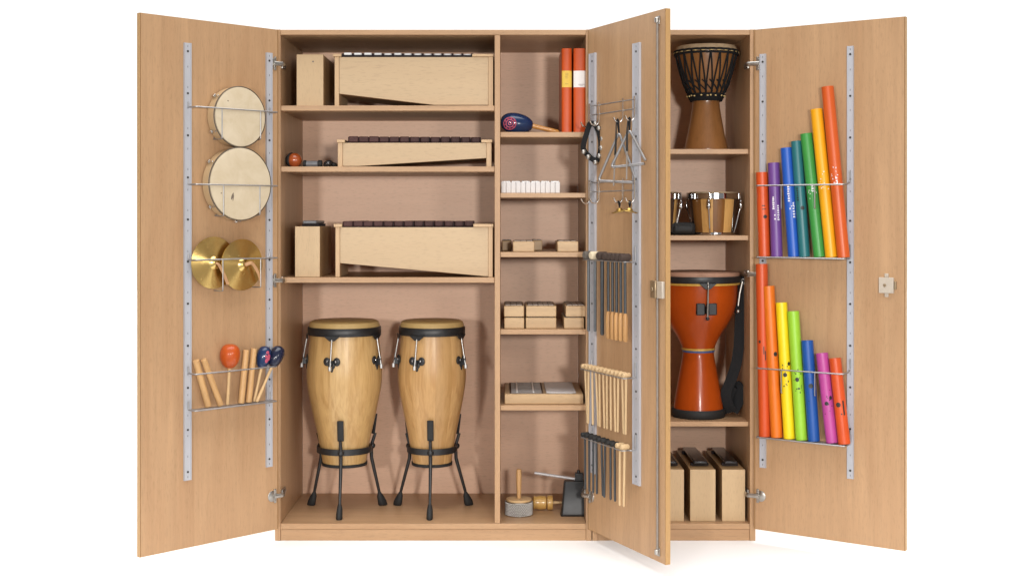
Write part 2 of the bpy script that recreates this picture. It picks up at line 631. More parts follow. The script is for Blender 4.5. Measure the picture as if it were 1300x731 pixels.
door_l = make_door(wide, DL)
door_m = make_door(wide, DM)
door_r = make_door(narrow, DR)
sLa = rail(DL, door_l, 232.7, 241.5, 55, 609)
sLb = rail(DL, door_l, 337, 344.3, 67.5, 592)
sMa = rail(DM, door_m, 750, 757.5, 68, 600)
sMb = rail(DM, door_m, 805.5, 814, 55, 615)
sRa = rail(DR, door_r, 965.5, 973, 69, 593)
sRb = rail(DR, door_r, 1076.3, 1084.3, 59, 607)
for py in (81, 356, 629):
    hinge(DL, door_l, py, (XL0 + TH, 1))
for py in (81, 348, 629):
    hinge(DR, door_r, py, (XR1 - TH, -1))
hinge(DM, door_m, 629, (XL1 - TH, -1))

# lock fittings of the middle door
s0 = DM.s(836.5)
mb = MB()
mb.cyl(DM.at(s0, ZD0 + .03, .006), DM.at(s0, ZD1 - .03, .006), .0038, 10)
part('lock_rod', mb, rod_grey, door_m)
mb = MB()
for zz in (ZD0 + .035, ZD1 - .035):
    DM.slab(mb, s0 - .010, s0 + .010, zz - .014, zz + .014, .0003, .005)
    mb.cyl(DM.at(s0, zz - .009, .008), DM.at(s0, zz + .009, .008), .0085, 14, edge=.002)
part('rod_guide', mb, dull_steel, door_m, .001)
mb = MB()
zz = DM.z(834, 367)
DM.slab(mb, s0 - .030, s0 + .004, zz - .030, zz + .030, .0003, .018)
mb.cyl(DM.at(s0 - .014, zz, .018), DM.at(s0 - .014, zz, .022), .007, 16)
part('lock_case', mb, [brass_latch], door_m, .002)
mb = MB()
DM.slab(mb, s0 + .0045, DM.L - .004, zz - .030, zz + .028, .0003, .012)
part('lock_plate', mb, [cream_metal], door_m, .002)
mb = MB()
zz = DR.z(1127, 362); c = DR.s(1127)
DR.slab(mb, c - .029, c + .024, zz - .028, zz + .028, .0003, .012)
mb.cyl(DR.at(c - .007, zz, .012), DR.at(c - .007, zz, .0145), .006, 16, 1)
DR.slab(mb, c - .010, c + .004, zz + .0285, zz + .042, .0003, .006)
DR.slab(mb, c - .010, c + .004, zz - .042, zz - .0285, .0003, .006)
DR.slab(mb, c + .0245, c + .033, zz - .014, zz + .014, .0003, .008, 1)
part('lock_case', mb, [cream_metal, brass_latch], door_r, .0015)


# ---------------------------------------------------------------- wire holders of the left door
def axes_of(D):
    return (D.u.copy(), -D.n.copy() if D.u.cross(-D.n).z > 0 else D.n.copy(), UP.copy())


def pocket(D, sa, sb, z, t, drops, label, group, name='wire_holder', cross=True):
    """a rod standing off the door between two rails, with supports looping under what it holds"""
    mb = MB()
    pts = [D.at(sa, z + .02, .0098), D.at(sa, z, .0098), D.at(sa, z, t), D.at(sb, z, t), D.at(sb, z, .0098), D.at(sb, z + .02, .0098)]
    mb.tube(fillet(pts, .006), .0026, 8)
    for (s, zl) in drops:
        p = [D.at(s, z, t), D.at(s, zl, t), D.at(s, zl, .004)]
        mb.tube(fillet(p, .006), .0022, 8)
    if drops and cross:
        ss = sorted(d[0] for d in drops)
        zl = drops[0][1]
        mb.tube([D.at(ss[0], zl, .004), D.at(ss[-1], drops[-1][1], .004)], .0022, 8)
    return solo(name, mb, [wire_metal], label, 'wire holder', D.at((sa + sb) / 2, z, 0), axes_of(D), group)


GH = 'wire holders on the left door'
z1 = DL.z(300, 139, .06); z2 = DL.z(300, 235, .06); z3 = DL.z(300, 328.7, .06)


def hand_drum(px, py, r, tfront, label, depth, drops_px, screws, scuffs=()):
    D = DL
    c = D.P(px, py, tfront)
    s = (c - D.H).dot(D.u); z = c.z
    o = thing('hand_drum', label, 'hand drum', D.at(s, z - r, tfront - depth / 2), axes_of(D), 'hand drums on the left door')
    c0 = D.at(s, z, tfront - depth)
    # shell: a ring with thickness
    th = .007
    prof = [(r - th, 0), (r, 0), (r, depth * .97), (r - th, depth * .97), (r - th, 0)]
    part('shell', MB().lathe(prof, c0, D.n, 72), [birch_z], o)
    mbh = MB().lathe([(r + .0005, depth * .72), (r + .0012, depth * .9), (r - .001, depth + .0003), (r - .006, depth + .0012), (r * .5, depth + .0008), (0, depth + .0008)], c0, D.n, 72)
    for (du, dz, la, lb, an) in scuffs:
        e1 = D.u * math.cos(an) + UP * math.sin(an); e2 = D.n.cross(e1)
        mbh.ellip(c0 + D.n * (depth + .0008) + D.u * du + UP * dz, e1 * la, e2 * lb, D.n * .0004, 12, 6, 1)
    part('drum_head', mbh, [skin, scuff], o)
    mb = MB()
    mb.lathe([(r + .0014, depth * .86), (r + .0034, depth * .86), (r + .0036, depth * .97), (r + .0014, depth * .99)], c0, D.n, 72)
    part('tension_hoop', mb, [hoop_metal], o)
    for k in screws:
        a = R(k)
        d = D.u * math.cos(a) + UP * math.sin(a)
        mb = MB()
        p = c0 + d * (r + .0055)
        mb.cyl(p + D.n * .004, p + D.n * depth * .76, .0028, 8)
        mb.obox(p - d * .0045 + D.n * .004 - d.cross(D.n) * .006, d * .010, D.n * .014, d.cross(D.n) * .012)
        part('tuning_lug', mb, [steel], o, .0008)
    drops = []
    for q in drops_px:
        sq = D.s(q, .06)
        dz = math.sqrt(max(0, (r + .0085) ** 2 - (sq - s) ** 2))
        drops.append((sq, z - dz))
    return drops


d1 = hand_drum(305.5, 148.5, .1085, .057, 'smaller round hand drum with cream skin, upper of the two on left door', .050, (282, 331), (200, 262, 330, 40, 120), [(.055, .055, .003, .003, 0)])
d2 = hand_drum(306, 233.5, .1315, .057, 'larger round hand drum with cream skin, below the smaller one on left door', .050, (284, 330), (205, 268, 322, 35, 100, 150), [(.038, -.046, .004, .014, .35), (.034, -.052, .002, .012, .2), (.085, -.035, .003, .003, 0)])
pocket(DL, sLa, sLb, z1, .06, d1, 'thin wire holder across the smaller upper hand drum', GH)
pocket(DL, sLa, sLb, z2, .06, d2, 'thin wire holder across the larger lower hand drum', GH)
# small dark smudge on the large head is part of the skin: a thin worn mark
# ---- cymbals
def cymbal(px, py, r, t, label, tilt):
    D = DL
    c = D.P(px, py, t)
    ax = (D.n + D.u * tilt[0] + UP * tilt[1]).normalized()
    o = thing('cymbal', label, 'cymbal', c - UP * r, None, 'brass cymbals on the left door')
    prof = [(0, .016), (.004, .0158)]
    N = 11
    for k in range(1, N):
        q = k / N
        prof.append((.004 + q * .020, .0158 - .0098 * q ** 1.7))
    M = 84
    for k in range(M + 1):
        q = k / M
        rr = .024 + (r - .024) * q
        h = .006 * (1 - q) ** 1.1
        prof.append((rr, h + (.00009 if k % 2 else -.00009)))
    prof += [(r, -.0012), (r - .004, -.0014), (.02, .0045), (0, .012)]
    part('plate', MB().lathe(prof[::-1], c, ax, 96), [brass], o, smooth=7)
    return o, c, ax


cy1, c1, a1 = cymbal(271.5, 333.5, .0945, .022, 'brass cymbal on left door, the one partly overlapped by the other', (0, 0))
cy2, c2, a2 = cymbal(307.5, 336, .0945, .040, 'brass cymbal on left door with its tan strap curling over the front', (-.06, 0))
mb = MB()
pts = [c2 + a2 * .017, c2 + a2 * .026 + DL.u * -.02 + UP * .008, DL.P(322, 336, .062), DL.P(328, 346, .062), DL.P(331, 357, .058)]
mb.tube(fillet(pts, .02), .0065, 8, flat=(UP, .25))
part('strap', mb, [leather], cy2)
mb = MB()
pts = [c1 + a1 * .016, DL.P(278, 336, .046), DL.P(283, 345, .05), DL.P(289.5, 361, .053)]
mb.tube(fillet(pts, .02), .0065, 8, flat=(DL.u, .25))
part('strap', mb, [leather], cy1)
drops = [(DL.s(283, .06), c2.z - .092), (DL.s(331, .06), c2.z - .085)]
pocket(DL, sLa, sLb, z3, .06, drops, 'thin wire holder across the pair of brass cymbals', GH, cross=False)

# ---- basket with maracas and claves
D = DL
TB = .058
zt = D.z(300, 470, TB); zb = D.z(300, 515.5, TB)
mb = MB()
pts = [D.at(sLa, zt + .025, .0098), D.at(sLa, zt, .0098), D.at(sLa, zt, TB), D.at(sLb, zt, TB), D.at(sLb, zt, .0098), D.at(sLb, zt + .025, .0098)]
mb.tube(fillet(pts, .008), .0028, 8)
pts = [D.at(sLa, zb + .03, .0098), D.at(sLa, zb, .0098), D.at(sLa, zb, TB - .004), D.at(sLb, zb, TB - .004), D.at(sLb, zb, .0098), D.at(sLb, zb + .03, .0098)]
mb.tube(fillet(pts, .006), .0026, 8)
D.slab(mb, sLb + .003, sLa - .003, zb - .0015, zb + .0015, .010, TB - .006)
solo('wire_basket', mb, [wire_metal], 'wire basket on left door holding maracas and wooden claves', 'wire basket', D.at((sLa + sLb) / 2, zb, 0), axes_of(D))
ZB = zb + .0016


def clave(p0, p1, label, t=.03, r=.0125):
    a = D.P(*p0, t); b = D.P(*p1, t)
    # foot lands on the basket tray
    k = (ZB + .001 - b.z) / (a.z - b.z); b = b + (a - b) * k
    ax = (a - b).normalized()
    b = b + UP * (r * math.sqrt(max(0, 1 - ax.z ** 2)))
    u, v, w = frame_from(ax)
    mb = MB(); mb.cyl(b, a, r, 20, edge=.0015)
    return solo('clave', mb, [clave_wood], label, 'clave', b, (u, v, w), 'claves in the wire basket')


clave((248.5, 457), (264, 515), 'wooden clave leaning at the rail end of the wire basket', .022, .012)
clave((258.5, 456), (279.5, 514), 'wooden clave leaning with its foot nearest the orange maraca', .034, .011)
clave((312.5, 444), (306, 513), 'wooden clave standing just beside the orange maraca, before the blue ones', .03, .0115)
clave((322.5, 442), (315.5, 512), 'wooden clave standing against the blue maraca with the pink motif', .03, .0115)


def maraca(head, foot, rx, ry, mat, label, t, motif=None, handle=stick_wood, hr=.006):
    a = D.P(*head, t); b = D.P(*foot, t)
    k = (ZB + .003 - b.z) / (a.z - b.z); b = b + (a - b) * k
    ax = (a - b).normalized()
    u, v, w = frame_from(ax, D.n)
    o = thing('maraca', label, 'maraca', b, (u, v, w), 'maracas in the wire basket')
    s = a.y / F
    rx *= s; ry *= s
    prof = []
    N = 20
    for k in range(N + 1):
        q = k / N
        ang = math.pi * q
        h = -ry * math.cos(ang)
        rr = rx * math.sin(ang) ** .8 * (1 + .16 * (q - .5) * 2 * (1 if q < .95 else .6)) if 0 < k < N else 0
        prof.append((rr, h))
    part('head', MB().lathe(prof, a, ax, 32), [mat], o)
    if motif:
        mb = MB()
        for (du, dv, sz) in motif:
            dirv = (u + v * du).normalized()
            q = a + w * (ry * dv)
            rr = rx * math.sqrt(max(.1, 1 - dv * dv)) * 1.02
            mb.ellip(q + dirv * rr, dirv * .0015, dirv.cross(w) * sz * 1.1, w * sz * 1.5, 10, 6)
        part('motif', mb, [pink_paint], o)
    mb = MB()
    L = (a - b).length
    mb.lathe([(0, 0), (hr * .8, 0), (hr * 1.1, .01), (hr * .85, L * .4), (hr * 1.0, L - ry * .9), (hr * 1.5, L - ry * .7)], b, ax, 16)
    part('handle', mb, [handle], o)
    return o


maraca((292, 452), (288.5, 516), 12.8, 15.5, red_orange_paint, 'maraca with a glossy orange-red pear-shaped head', .03)
maraca((334.5, 453.5), (323.5, 506), 9.2, 14.5, navy_paint, 'blue maraca with a pink motif on its head', .03,
       [(-.15, .4, .006), (.1, 0.1, .007), (-.1, -.25, .006), (.2, -.05, .005), (-.3, .1, .004)])
maraca((350.5, 452.5), (328, 505), 9.2, 14.2, midnight_paint, 'dark blue maraca tilted over the edge of the door', .045,
       None)


# ---------------------------------------------------------------- baskets and tubes of the right door
D = DR


def tube_basket(pyt, pyb, label):
    T = .072
    pxm = 1015
    zt = D.z(pxm, pyt, T); zb = D.z(pxm, pyb, .06)
    mb = MB()
    e = .012
    pts = [D.at(sRa, zt + .02, .0098), D.at(sRa, zt, .0098), D.at(sRa, zt, T), D.at(sRb - .003, zt, T), D.at(sRb + .003, zt + .004, .03), D.at(sRb, zt + .012, .0098), D.at(sRb, zt + .05, .0098)]
    mb.tube(fillet(pts, .012), .0028, 8)
    pts = [D.at(sRa, zb + .05, .0098), D.at(sRa, zb, .0098), D.at(sRa, zb, .066), D.at(sRb, zb, .066), D.at(sRb, zb, .0098), D.at(sRb, zb + .05, .0098)]
    mb.tube(fillet(pts, .006), .0028, 8)
    D.slab(mb, sRa + .003, sRb - .003, zb - .0012, zb + .0012, .0103, .064)
    for k in (.30, .68):
        s = sRa + (sRb - sRa) * k
        mb.tube(fillet([D.at(s, zt, T), D.at(s, zt - .085, T), D.at(s, zt - .085, .066)], .004), .0022, 6)
    solo('wire_basket', mb, [wire_metal], label, 'wire basket', D.at((sRa + sRb) / 2, zb, 0), axes_of(D), 'wire baskets on the right door')
    return zb + .0014


def plastic(name, col):
    m = plain(name, col, .38, 0, .05, spec=.4, scale=12)
    return m


PL = {
    'red_orange': plastic('red_orange_plastic', (.56, .072, .013)),
    'orange_red': plastic('orange_red_plastic', (.54, .088, .014)),
    'purple': plastic('purple_plastic', (.14, .055, .24)),
    'blue': plastic('blue_plastic', (.015, .09, .42)),
    'teal': plastic('teal_plastic', (.02, .135, .15)),
    'green': plastic('green_plastic', (.045, .26, .05)),
    'amber': plastic('amber_plastic', (.75, .34, .008)),
    'orange': plastic('orange_plastic', (.66, .15, .010)),
    'yellow': plastic('yellow_plastic', (.80, .58, .01)),
    'lime': plastic('lime_plastic', (.29, .55, .035)),
    'deep_blue': plastic('deep_blue_plastic', (.012, .075, .30)),
    'pink': plastic('pink_plastic', (.42, .06, .26)),
}


def curved(mb, o, u, v, w, r, a, h, da, dh, m=1, n=6, round_=False):
    """a small printed patch lying on the tube"""
    vs, fs = [], []
    if round_:
        N = 14
        vs.append((a, h))
        for k in range(N):
            q = 2 * math.pi * k / N
            vs.append((a + da * math.cos(q), h + dh * math.sin(q)))
        fs = [(0, 1 + k, 1 + (k + 1) % N) for k in range(N)]
    else:
        for i in range(n + 1):
            for j in (0, 1):
                vs.append((a - da + 2 * da * i / n, h - dh + 2 * dh * j))
        fs = [(2 * i, 2 * i + 2, 2 * i + 3, 2 * i + 1) for i in range(n)]
    P = [o + w * hh + (u * math.cos(aa) + v * math.sin(aa)) * (r + .0004) for aa, hh in vs]
    mb.add(P, fs, m)


def tube_instr(top, bot, wpx, mat, label, zb, marks, group):
    t = .04
    a = D.P(*top, t - .006); b = D.P(*bot, t)
    r = wpx * a.y / F / 2
    ax = (a - b).normalized()
    tilt = math.sqrt(max(0, 1 - ax.z ** 2))
    b = b + ax * ((zb + r * tilt + .0004 - b.z) / ax.z)
    L = (a - b).length
    view = (V((0, 0, CH)) - a).normalized()
    u, v, w = frame_from(ax, view)
    mb = MB()
    marks = [(k_, a_, f_, d_ * 1.35, h_ * 1.45) for k_, a_, f_, d_, h_ in marks]
    th = .002
    mb.lathe([(r - th, 0), (r, 0), (r, L), (r - th, L), (r - th, 0)], b, ax, 36)
    for (kind, aa, frac, da, dh) in marks:
        curved(mb, b, u, v, w, r, aa, L * frac, da, dh, 1, round_=(kind == 'o'))
    return solo('percussion_tube', mb, [mat, marks_col], label, 'percussion tube', b, (u, v, w), group)


rnd = random.Random(4)


def speckle(n, f0, f1, seed):
    q = random.Random(seed)
    return [('o', q.uniform(-.7, .7), q.uniform(f0, f1), q.uniform(.03, .08), q.uniform(.001, .0025)) for _ in range(n)]


def words(a, f0, f1, n, seed):
    q = random.Random(seed)
    return [('b', a + q.uniform(-.02, .02), f0 + (f1 - f0) * (k + .5) / n, .12 + q.uniform(-.03, .03), .0018) for k in range(n)]


zb1 = tube_basket(235, 327.5, 'upper wire basket on the right door, filled with coloured tubes')
zb2 = tube_basket(471, 560, 'lower wire basket on the right door, its tubes stepping down from tall orange')
GU = 'tubes in the upper wire basket'
GL = 'tubes in the lower wire basket'
marks_col = ink_black
tube_instr((967.2, 219), (970.5, 325), 14.8, PL['red_orange'], 'shortest tube of the upper basket, plain orange-red with a black dot', zb1,
           [('o', .35, .47, .25, .005), ('b', .1, .6, .2, .0012), ('b', .2, .56, .25, .001)], GU)
marks_col = ink_white
tube_instr((982.2, 207), (986.3, 325), 14.6, PL['purple'], 'purple tube standing beside the shortest red-orange one', zb1,
           words(-.3, .50, .64, 7, 1) + [('o', -.1, .44, .1, .002), ('o', -.1, .40, .1, .002)] + words(.5, .38, .55, 7, 2), GU)
tube_instr((998.5, 188), (1008, 325), 14.8, PL['blue'], 'bright blue tube in the upper basket', zb1,
           words(-.2, .5, .65, 7, 3) + speckle(5, .4, .5, 2) + words(.5, .35, .5, 6, 5), GU)
marks_col = ink_black
tube_instr((1011, 179.5), (1021.5, 325), 13.6, PL['teal'], 'dark teal tube between the bright blue and the green tube', zb1,
           [('o', .25, .42, .28, .005)] + words(-.5, .48, .6, 6, 8), GU)
marks_col = ink_white
tube_instr((1023.5, 170), (1040.5, 325.5), 14.8, PL['green'], 'mid green tube in the upper basket', zb1,
           speckle(9, .45, .56, 6) + words(.1, .52, .58, 3, 9), GU)
tube_instr((1036.5, 139), (1055.5, 326), 15.2, PL['amber'], 'amber yellow tube, second tallest in the upper basket', zb1, speckle(8, .45, .58, 7), GU)
tube_instr((1050.5, 110.5), (1071, 326.5), 15.4, PL['orange_red'], 'tallest tube of the upper basket, orange-red and leaning', zb1,
           speckle(12, .42, .55, 9) + words(.05, .42, .47, 3, 12), GU)
marks_col = ink_black
tube_instr((967, 335), (971, 554), 15, PL['red_orange'], 'tallest tube of the lower basket, deep orange-red beside the hinge', zb2,
           [('b', .35, .47, .06, .012), ('b', .1, .5, .06, .010), ('o', -.6, .55, .15, .004)], GL)
tube_instr((975.8, 363), (986.3, 555), 15, PL['orange'], 'pure orange tube, second tallest in the lower basket', zb2,
           [('o', .55, .55, .25, .006)], GL)
tube_instr((992, 384), (1002.3, 557.5), 14.6, PL['yellow'], 'bright lemon yellow tube in the lower basket', zb2,
           [('o', -.1, .47, .26, .0055), ('o', .7, .55, .2, .005)] + speckle(12, .38, .58, 21), GL)
tube_instr((1007, 395), (1017.8, 559), 14.8, PL['lime'], 'lime green tube in the lower basket', zb2,
           [('o', -.1, .47, .24, .0055), ('b', .1, .40, .15, .002)] + speckle(14, .36, .56, 22), GL)
tube_instr((1024.8, 432), (1033.4, 560), 14.8, PL['deep_blue'], 'deep blue tube in the lower basket', zb2,
           [('o', .1, .55, .3, .006), ('o', -.4, .4, .06, .0015)], GL)
tube_instr((1043.5, 448), (1056.8, 563), 15.2, PL['pink'], 'magenta pink tube in the lower basket', zb2,
           [('o', -.2, .44, .25, .005), ('o', .6, .5, .2, .005)] + speckle(10, .3, .6, 23), GL)
tube_instr((1060, 454.5), (1072, 564), 15.2, PL['red_orange'], 'shortest tube of the lower basket, orange-red beside the pink one', zb2,
           [('o', -.3, .46, .3, .006), ('b', .55, .42, .1, .018), ('o', .1, .35, .08, .002)], GL)


# ---------------------------------------------------------------- middle door: hook racks, triangles, mallets
D = DM


def hook_rack(pya, label, hooks, lower=False):
    pt = 775
    zA = D.z(pt, pya, .014); zB_ = zA - .034
    sa = D.s(746, .014); sb = sMb
    o = thing('hook_rack', label, 'hook rack', D.at((sa + sb) / 2, zB_, 0), axes_of(D), 'hook racks on the middle door')
    mb = MB()
    for z in (zA, zB_):
        mb.tube([D.at(sMa - .012, z, .0125), D.at(sMb + .006, z, .0125)], .0023, 8)
    part('rail_wire', mb, [wire_metal], o)
    tips = []
    for px in hooks:
        s = D.s(px, .02)
        h = MB()
        pts = [D.at(s, zA + .01, .0165), D.at(s, zB_ - .03, .0165), D.at(s, zB_ - .045, .028), D.at(s, zB_ - .042, .046), D.at(s, zB_ - .026, .054)]
        h.tube(fillet(pts, .008), .0046, 8, flat=(D.u, .5))
        part('hook', h, [steel], o)
        tips.append(D.at(s, zB_ - .040, .037))
    return tips


tipsA = hook_rack(131, 'upper rack of steel hooks on middle door, holding triangles and sleigh bells', (747.5, 759, 789.5, 804.5))
tipsB = hook_rack(231, 'lower rack of steel hooks on middle door, holding finger cymbals', (747.5, 759, 789.5, 804.5))

# sleigh bell band
tp = tipsA[0]
o = thing('bell_band', 'dark strap with round silver jingle bells hanging from the first hook', 'sleigh bells', tp - UP * .14)
pl = tp + D.n * .012
path = [(749, 156), (745.5, 167), (741.5, 180), (740, 190), (746, 197), (753, 203), (759, 204), (762.5, 193), (763, 180), (760.5, 167), (755.5, 158)]
cam_n = V((-.35, -1, 0)).normalized()
pts = [ray_plane(px, py, pl, cam_n) for px, py in path]
part('strap', MB().tube(fillet(pts, .02, closed=True), .0045, 8, closed=True, flat=(cam_n, 2.4)), [black_cloth], o)
for px, py in ((741, 193), (747, 199.5), (756, 206.5), (761, 198), (763.5, 188), (764.5, 176.5), (760.5, 163), (756, 157.5)):
    c = ray_plane(px, py, pl + cam_n * .007, cam_n)
    mb = MB().ball(c, .0098, 14)
    mb.lathe([(.0100, -.001), (.0107, -.0005), (.0107, .0005), (.0100, .001)], c, UP, 16)
    part('jingle_bell', mb, [dull_steel], o)


def triangle(tip, apex, bl, br, label, gap_right=True):
    nrm = V((.643, .766, 0))            # faces between the door and the room
    p0 = tip + D.n * .004
    A = ray_plane(*apex, p0, nrm); B = ray_plane(*bl, p0, nrm); Cc = ray_plane(*br, p0, nrm)
    o = thing('triangle', label, 'triangle', (B + Cc) / 2, None, 'steel triangles on the hook rack')
    e = (Cc - B).normalized()
    pts = fillet([Cc + (A - Cc).normalized() * .012, A, B, Cc - e * .012], .016, 7)
    part('steel_rod', MB().tube(pts, .0050, 10), [wire_metal], o)
    part('loop', MB().tube(fillet([A - UP * .006, tip + UP * .004 + D.u * .004, tip + UP * .008, tip + UP * .004 - D.u * .004], .006, closed=True), .0032, 8, closed=True), [black_cloth], o)
    return o, A, nrm


def beater(tip, top, mid, bot, label):
    nrm = V((.643, .766, 0))
    p0 = tip + D.n * .012
    a, m, b = (ray_plane(*q, p0, nrm) for q in (top, mid, bot))
    o = thing('triangle_beater', label, 'beater', b, None, 'triangle beaters on the hook rack')
    part('grip', MB().tube([tip + D.n * .006 + UP * .006, a, m], [.002, .0034, .0042], 10), [black_rubber], o)
    part('steel_rod', MB().tube([m, b], .0030, 8), [rod_grey], o)


triangle(tipsA[2], (786, 168), (759.5, 229.5), (808.5, 232), 'larger steel triangle hanging behind the other from the hook rack')
triangle(tipsA[3], (799, 164.5), (775.5, 212.5), (821.5, 207.5), 'smaller steel triangle hanging in front, its corner past the rail')
beater(tipsA[2], (782, 177), (781, 197), (779, 236), 'steel beater with black grip behind the larger triangle')
beater(tipsA[3], (796, 168), (796, 192), (795.5, 228), 'steel beater with black grip behind the smaller triangle')

for i, (tip, c, lab) in enumerate(((tipsB[2], (786.5, 267), 'small brass finger cymbal on black cord, the one nearer the hinge'),
                                   (tipsB[3], (799.5, 267), 'small brass finger cymbal on black cord, the one nearer the rail'))):
    nrm = V((.643, .766, 0))
    p = ray_plane(*c, tip, nrm)
    o = thing('finger_cymbal', lab, 'finger cymbal', p - UP * .006, None, 'finger cymbals on the hook rack')
    ax = (UP + V((-.22 if i == 0 else .22, 0, 0))).normalized()
    part('plate', MB().lathe([(.030, -.006), (.029, -.0035), (.012, .001), (.009, .007), (0, .009), (0, .006), (.010, -.001), (.029, -.006), (.030, -.006)], p, ax, 36), [brass_dark], o)
    q = p + UP * .008
    part('cord', MB().tube(fillet([q, q + UP * .018 + D.u * .006, tip + UP * .004, q + UP * .018 - D.u * .006], .01, closed=True), .0024, 8, closed=True), [black_cloth], o)


def mallet_rail(pL, pR, t0, t1, label):
    """two parallel wires carrying mallet heads, bracket back to the rail"""
    zl = D.z(*pL, (t0 + t1) / 2); zr = D.z(*pR, (t0 + t1) / 2)
    z = (zl + zr) / 2
    sa = D.s(pL[0], (t0 + t1) / 2); sb = D.s(pR[0], (t0 + t1) / 2)
    mb = MB()
    pts = [D.at(sMa, z + .03, .0098), D.at(sMa, z, .0098), D.at(sMa, z, t0), D.at(sb, z, t0), D.at(sb + .004, z, (t0 + t1) / 2), D.at(sb, z, t1), D.at(sa - .002, z, t1)]
    mb.tube(fillet(pts, .005), .0022, 8)
    pts = [D.at(sb, z, t0), D.at(sMb, z, t0), D.at(sMb, z, .0098), D.at(sMb, z + .055, .0098)]
    mb.tube(fillet(pts, .006), .0028, 8)
    pts = [D.at(sa - .002, z, t1), D.at(sa - .002, z, t0), D.at(sMa, z, t0)]
    mb.tube(fillet(pts, .004), .0022, 8)
    solo('mallet_rail', mb, [wire_metal], label, 'mallet rail', D.at((sa + sb) / 2, z, 0), axes_of(D), 'mallet rails on the middle door')
    return z, sa, sb


def build_mallet(name, label, head_mat, shaft_mat, hr, hl, L, sr, group, handle=None, hfrac=.35, swing=0.0, swing_n=0.0):
    """local frame: origin where the shaft meets the head, shaft down -z, head axis along y (off the door)"""
    o = thing(name, label, 'mallet', (0, 0, 0), None, group)
    mb = MB()
    c = V((0, 0, hr * .9))
    mb.lathe([(0, -hl / 2), (hr * .8, -hl / 2), (hr, -hl / 2 + hr * .3), (hr, hl / 2 - hr * .3), (hr * .8, hl / 2), (0, hl / 2)], c, (0, 1, 0), 20)
    part('head', mb, [head_mat], o)
    if handle:
        part('shaft', MB().tube([V((0, 0, hr * .2)), V((0, 0, -L * (1 - hfrac)))], sr, 10), [shaft_mat], o)
        part('handle', MB().tube([V((0, 0, -L * (1 - hfrac))), V((0, 0, -L * (1 - hfrac) - .012)), V((0, 0, -L * .8)), V((0, 0, -L + .006)), V((0, 0, -L))],
                                 [sr * 1.1, sr * 1.75, sr * 1.9, sr * 1.8, sr * 1.2], 12), [handle], o)
    else:
        part('shaft', MB().tube([V((0, 0, hr * .2)), V((0, 0, -L + .004)), V((0, 0, -L))], [sr, sr, sr * .6], 10), [shaft_mat], o)
    return o


def hang(o, s, z, t, swing=0.0, out=0.0, yaw=0.0):
    rot = Matrix((axes_of(D)[0], axes_of(D)[1], UP)).transposed()
    o.rotation_mode = 'XYZ'
    M = rot.to_4x4() @ Matrix.Rotation(swing, 4, 'Y') @ Matrix.Rotation(out, 4, 'X') @ Matrix.Rotation(yaw, 4, 'Z')
    o.matrix_world = Matrix.Translation(D.at(s, z, t)) @ M


T0, T1 = .030, .060
TM = (T0 + T1) / 2
# rail one: four plain dark mallets and five with wooden handles
zr, sa, sb = mallet_rail((745, 330.5), (797, 331.5), T0, T1, 'wire rail on middle door holding felt mallets with wooden handles')
sc = lambda px, dy: dy * D.P(px, 330, TM).y / F
left = [
    (747.2, grey_felt, grey_shaft, 92, .0058, 'long mallet with grey felt head, nearest the cabinet'),
    (755.5, cream_felt, grey_shaft, 92, .0058, 'long mallet with a cream felt head between darker ones'),
    (764.5, brown_felt, dark_shaft, 96, .0072, 'long mallet with thick dark shaft beside the wooden-handled ones'),
]
for px, hm, sm, dy, sr, lab in left:
    o = build_mallet('felt_mallet', lab, hm, sm, .0150, .040, sc(px, dy), sr, 'felt mallets on the wire rail')
    hang(o, D.s(px, TM), zr + .0035, TM)
base = build_mallet('felt_mallet', 'felt mallet with brown head, dark shaft and wooden handle', brown_felt, dark_shaft, .0135, .040, sc(780, 101), .0052,
                    'felt mallets with wooden handles', handle_wood, .35)
for i, px in enumerate((772.2, 777.5, 782.8, 788, 793.4)):
    o = base if i == 0 else copy_tree(base)
    hang(o, D.s(px, TM), zr + .0035, TM, swing=rnd.uniform(-.012, .012))

# rail two: pale sticks
zr, sa, sb = mallet_rail((742, 467.5), (796, 480.5), T0, T1, 'wire rail on middle door holding the row of pale wooden mallets')
base = build_mallet('wooden_mallet', 'slim pale wooden mallet hanging in the row of pale mallets', pale_stick, pale_stick, .0088, .030, sc(770, 71), .0044, 'pale mallets on the wire rail')
N = 12
for i in range(N):
    o = base if i == 0 else copy_tree(base)
    q = i / (N - 1)
    hang(o, sa + .006 + (sb - sa - .012) * q, zr + .0028, TM, swing=rnd.uniform(-.055, .055) - .05 * (1 - q), out=rnd.uniform(-.03, .02), yaw=rnd.uniform(-.1, .1))

# rail three: dark sticks and two pale ones
zr, sa, sb = mallet_rail((742, 555), (794, 571), T0, T1, 'lowest wire rail on middle door, holding dark and two pale mallets')
base = build_mallet('rubber_mallet', 'slim dark mallet with black head on the lowest wire rail', black_rubber, dark_shaft, .0086, .032, sc(770, 69), .0042, 'dark mallets on the lowest wire rail')
base2 = build_mallet('wooden_mallet', 'pale wooden mallet beside the dark mallets on the lowest wire rail', pale_stick, pale_stick, .0100, .032, sc(770, 71), .0046, 'pale mallets on the lowest wire rail')
N = 10
qs = [(0, .0), (0, .11), (0, .22), (0, .3), (0, .43), (0, .52), (0, .66), (0, .76), (1, .89), (1, 1.0)]
seen = {0: 0, 1: 0}
for kind, q in qs:
    b_ = (base, base2)[kind]
    o = b_ if seen[kind] == 0 else copy_tree(b_)
    seen[kind] += 1
    hang(o, sa + .005 + (sb - sa - .011) * q, zr + .0028, TM, swing=rnd.uniform(-.05, .05), out=rnd.uniform(-.03, .02), yaw=rnd.uniform(-.1, .1))


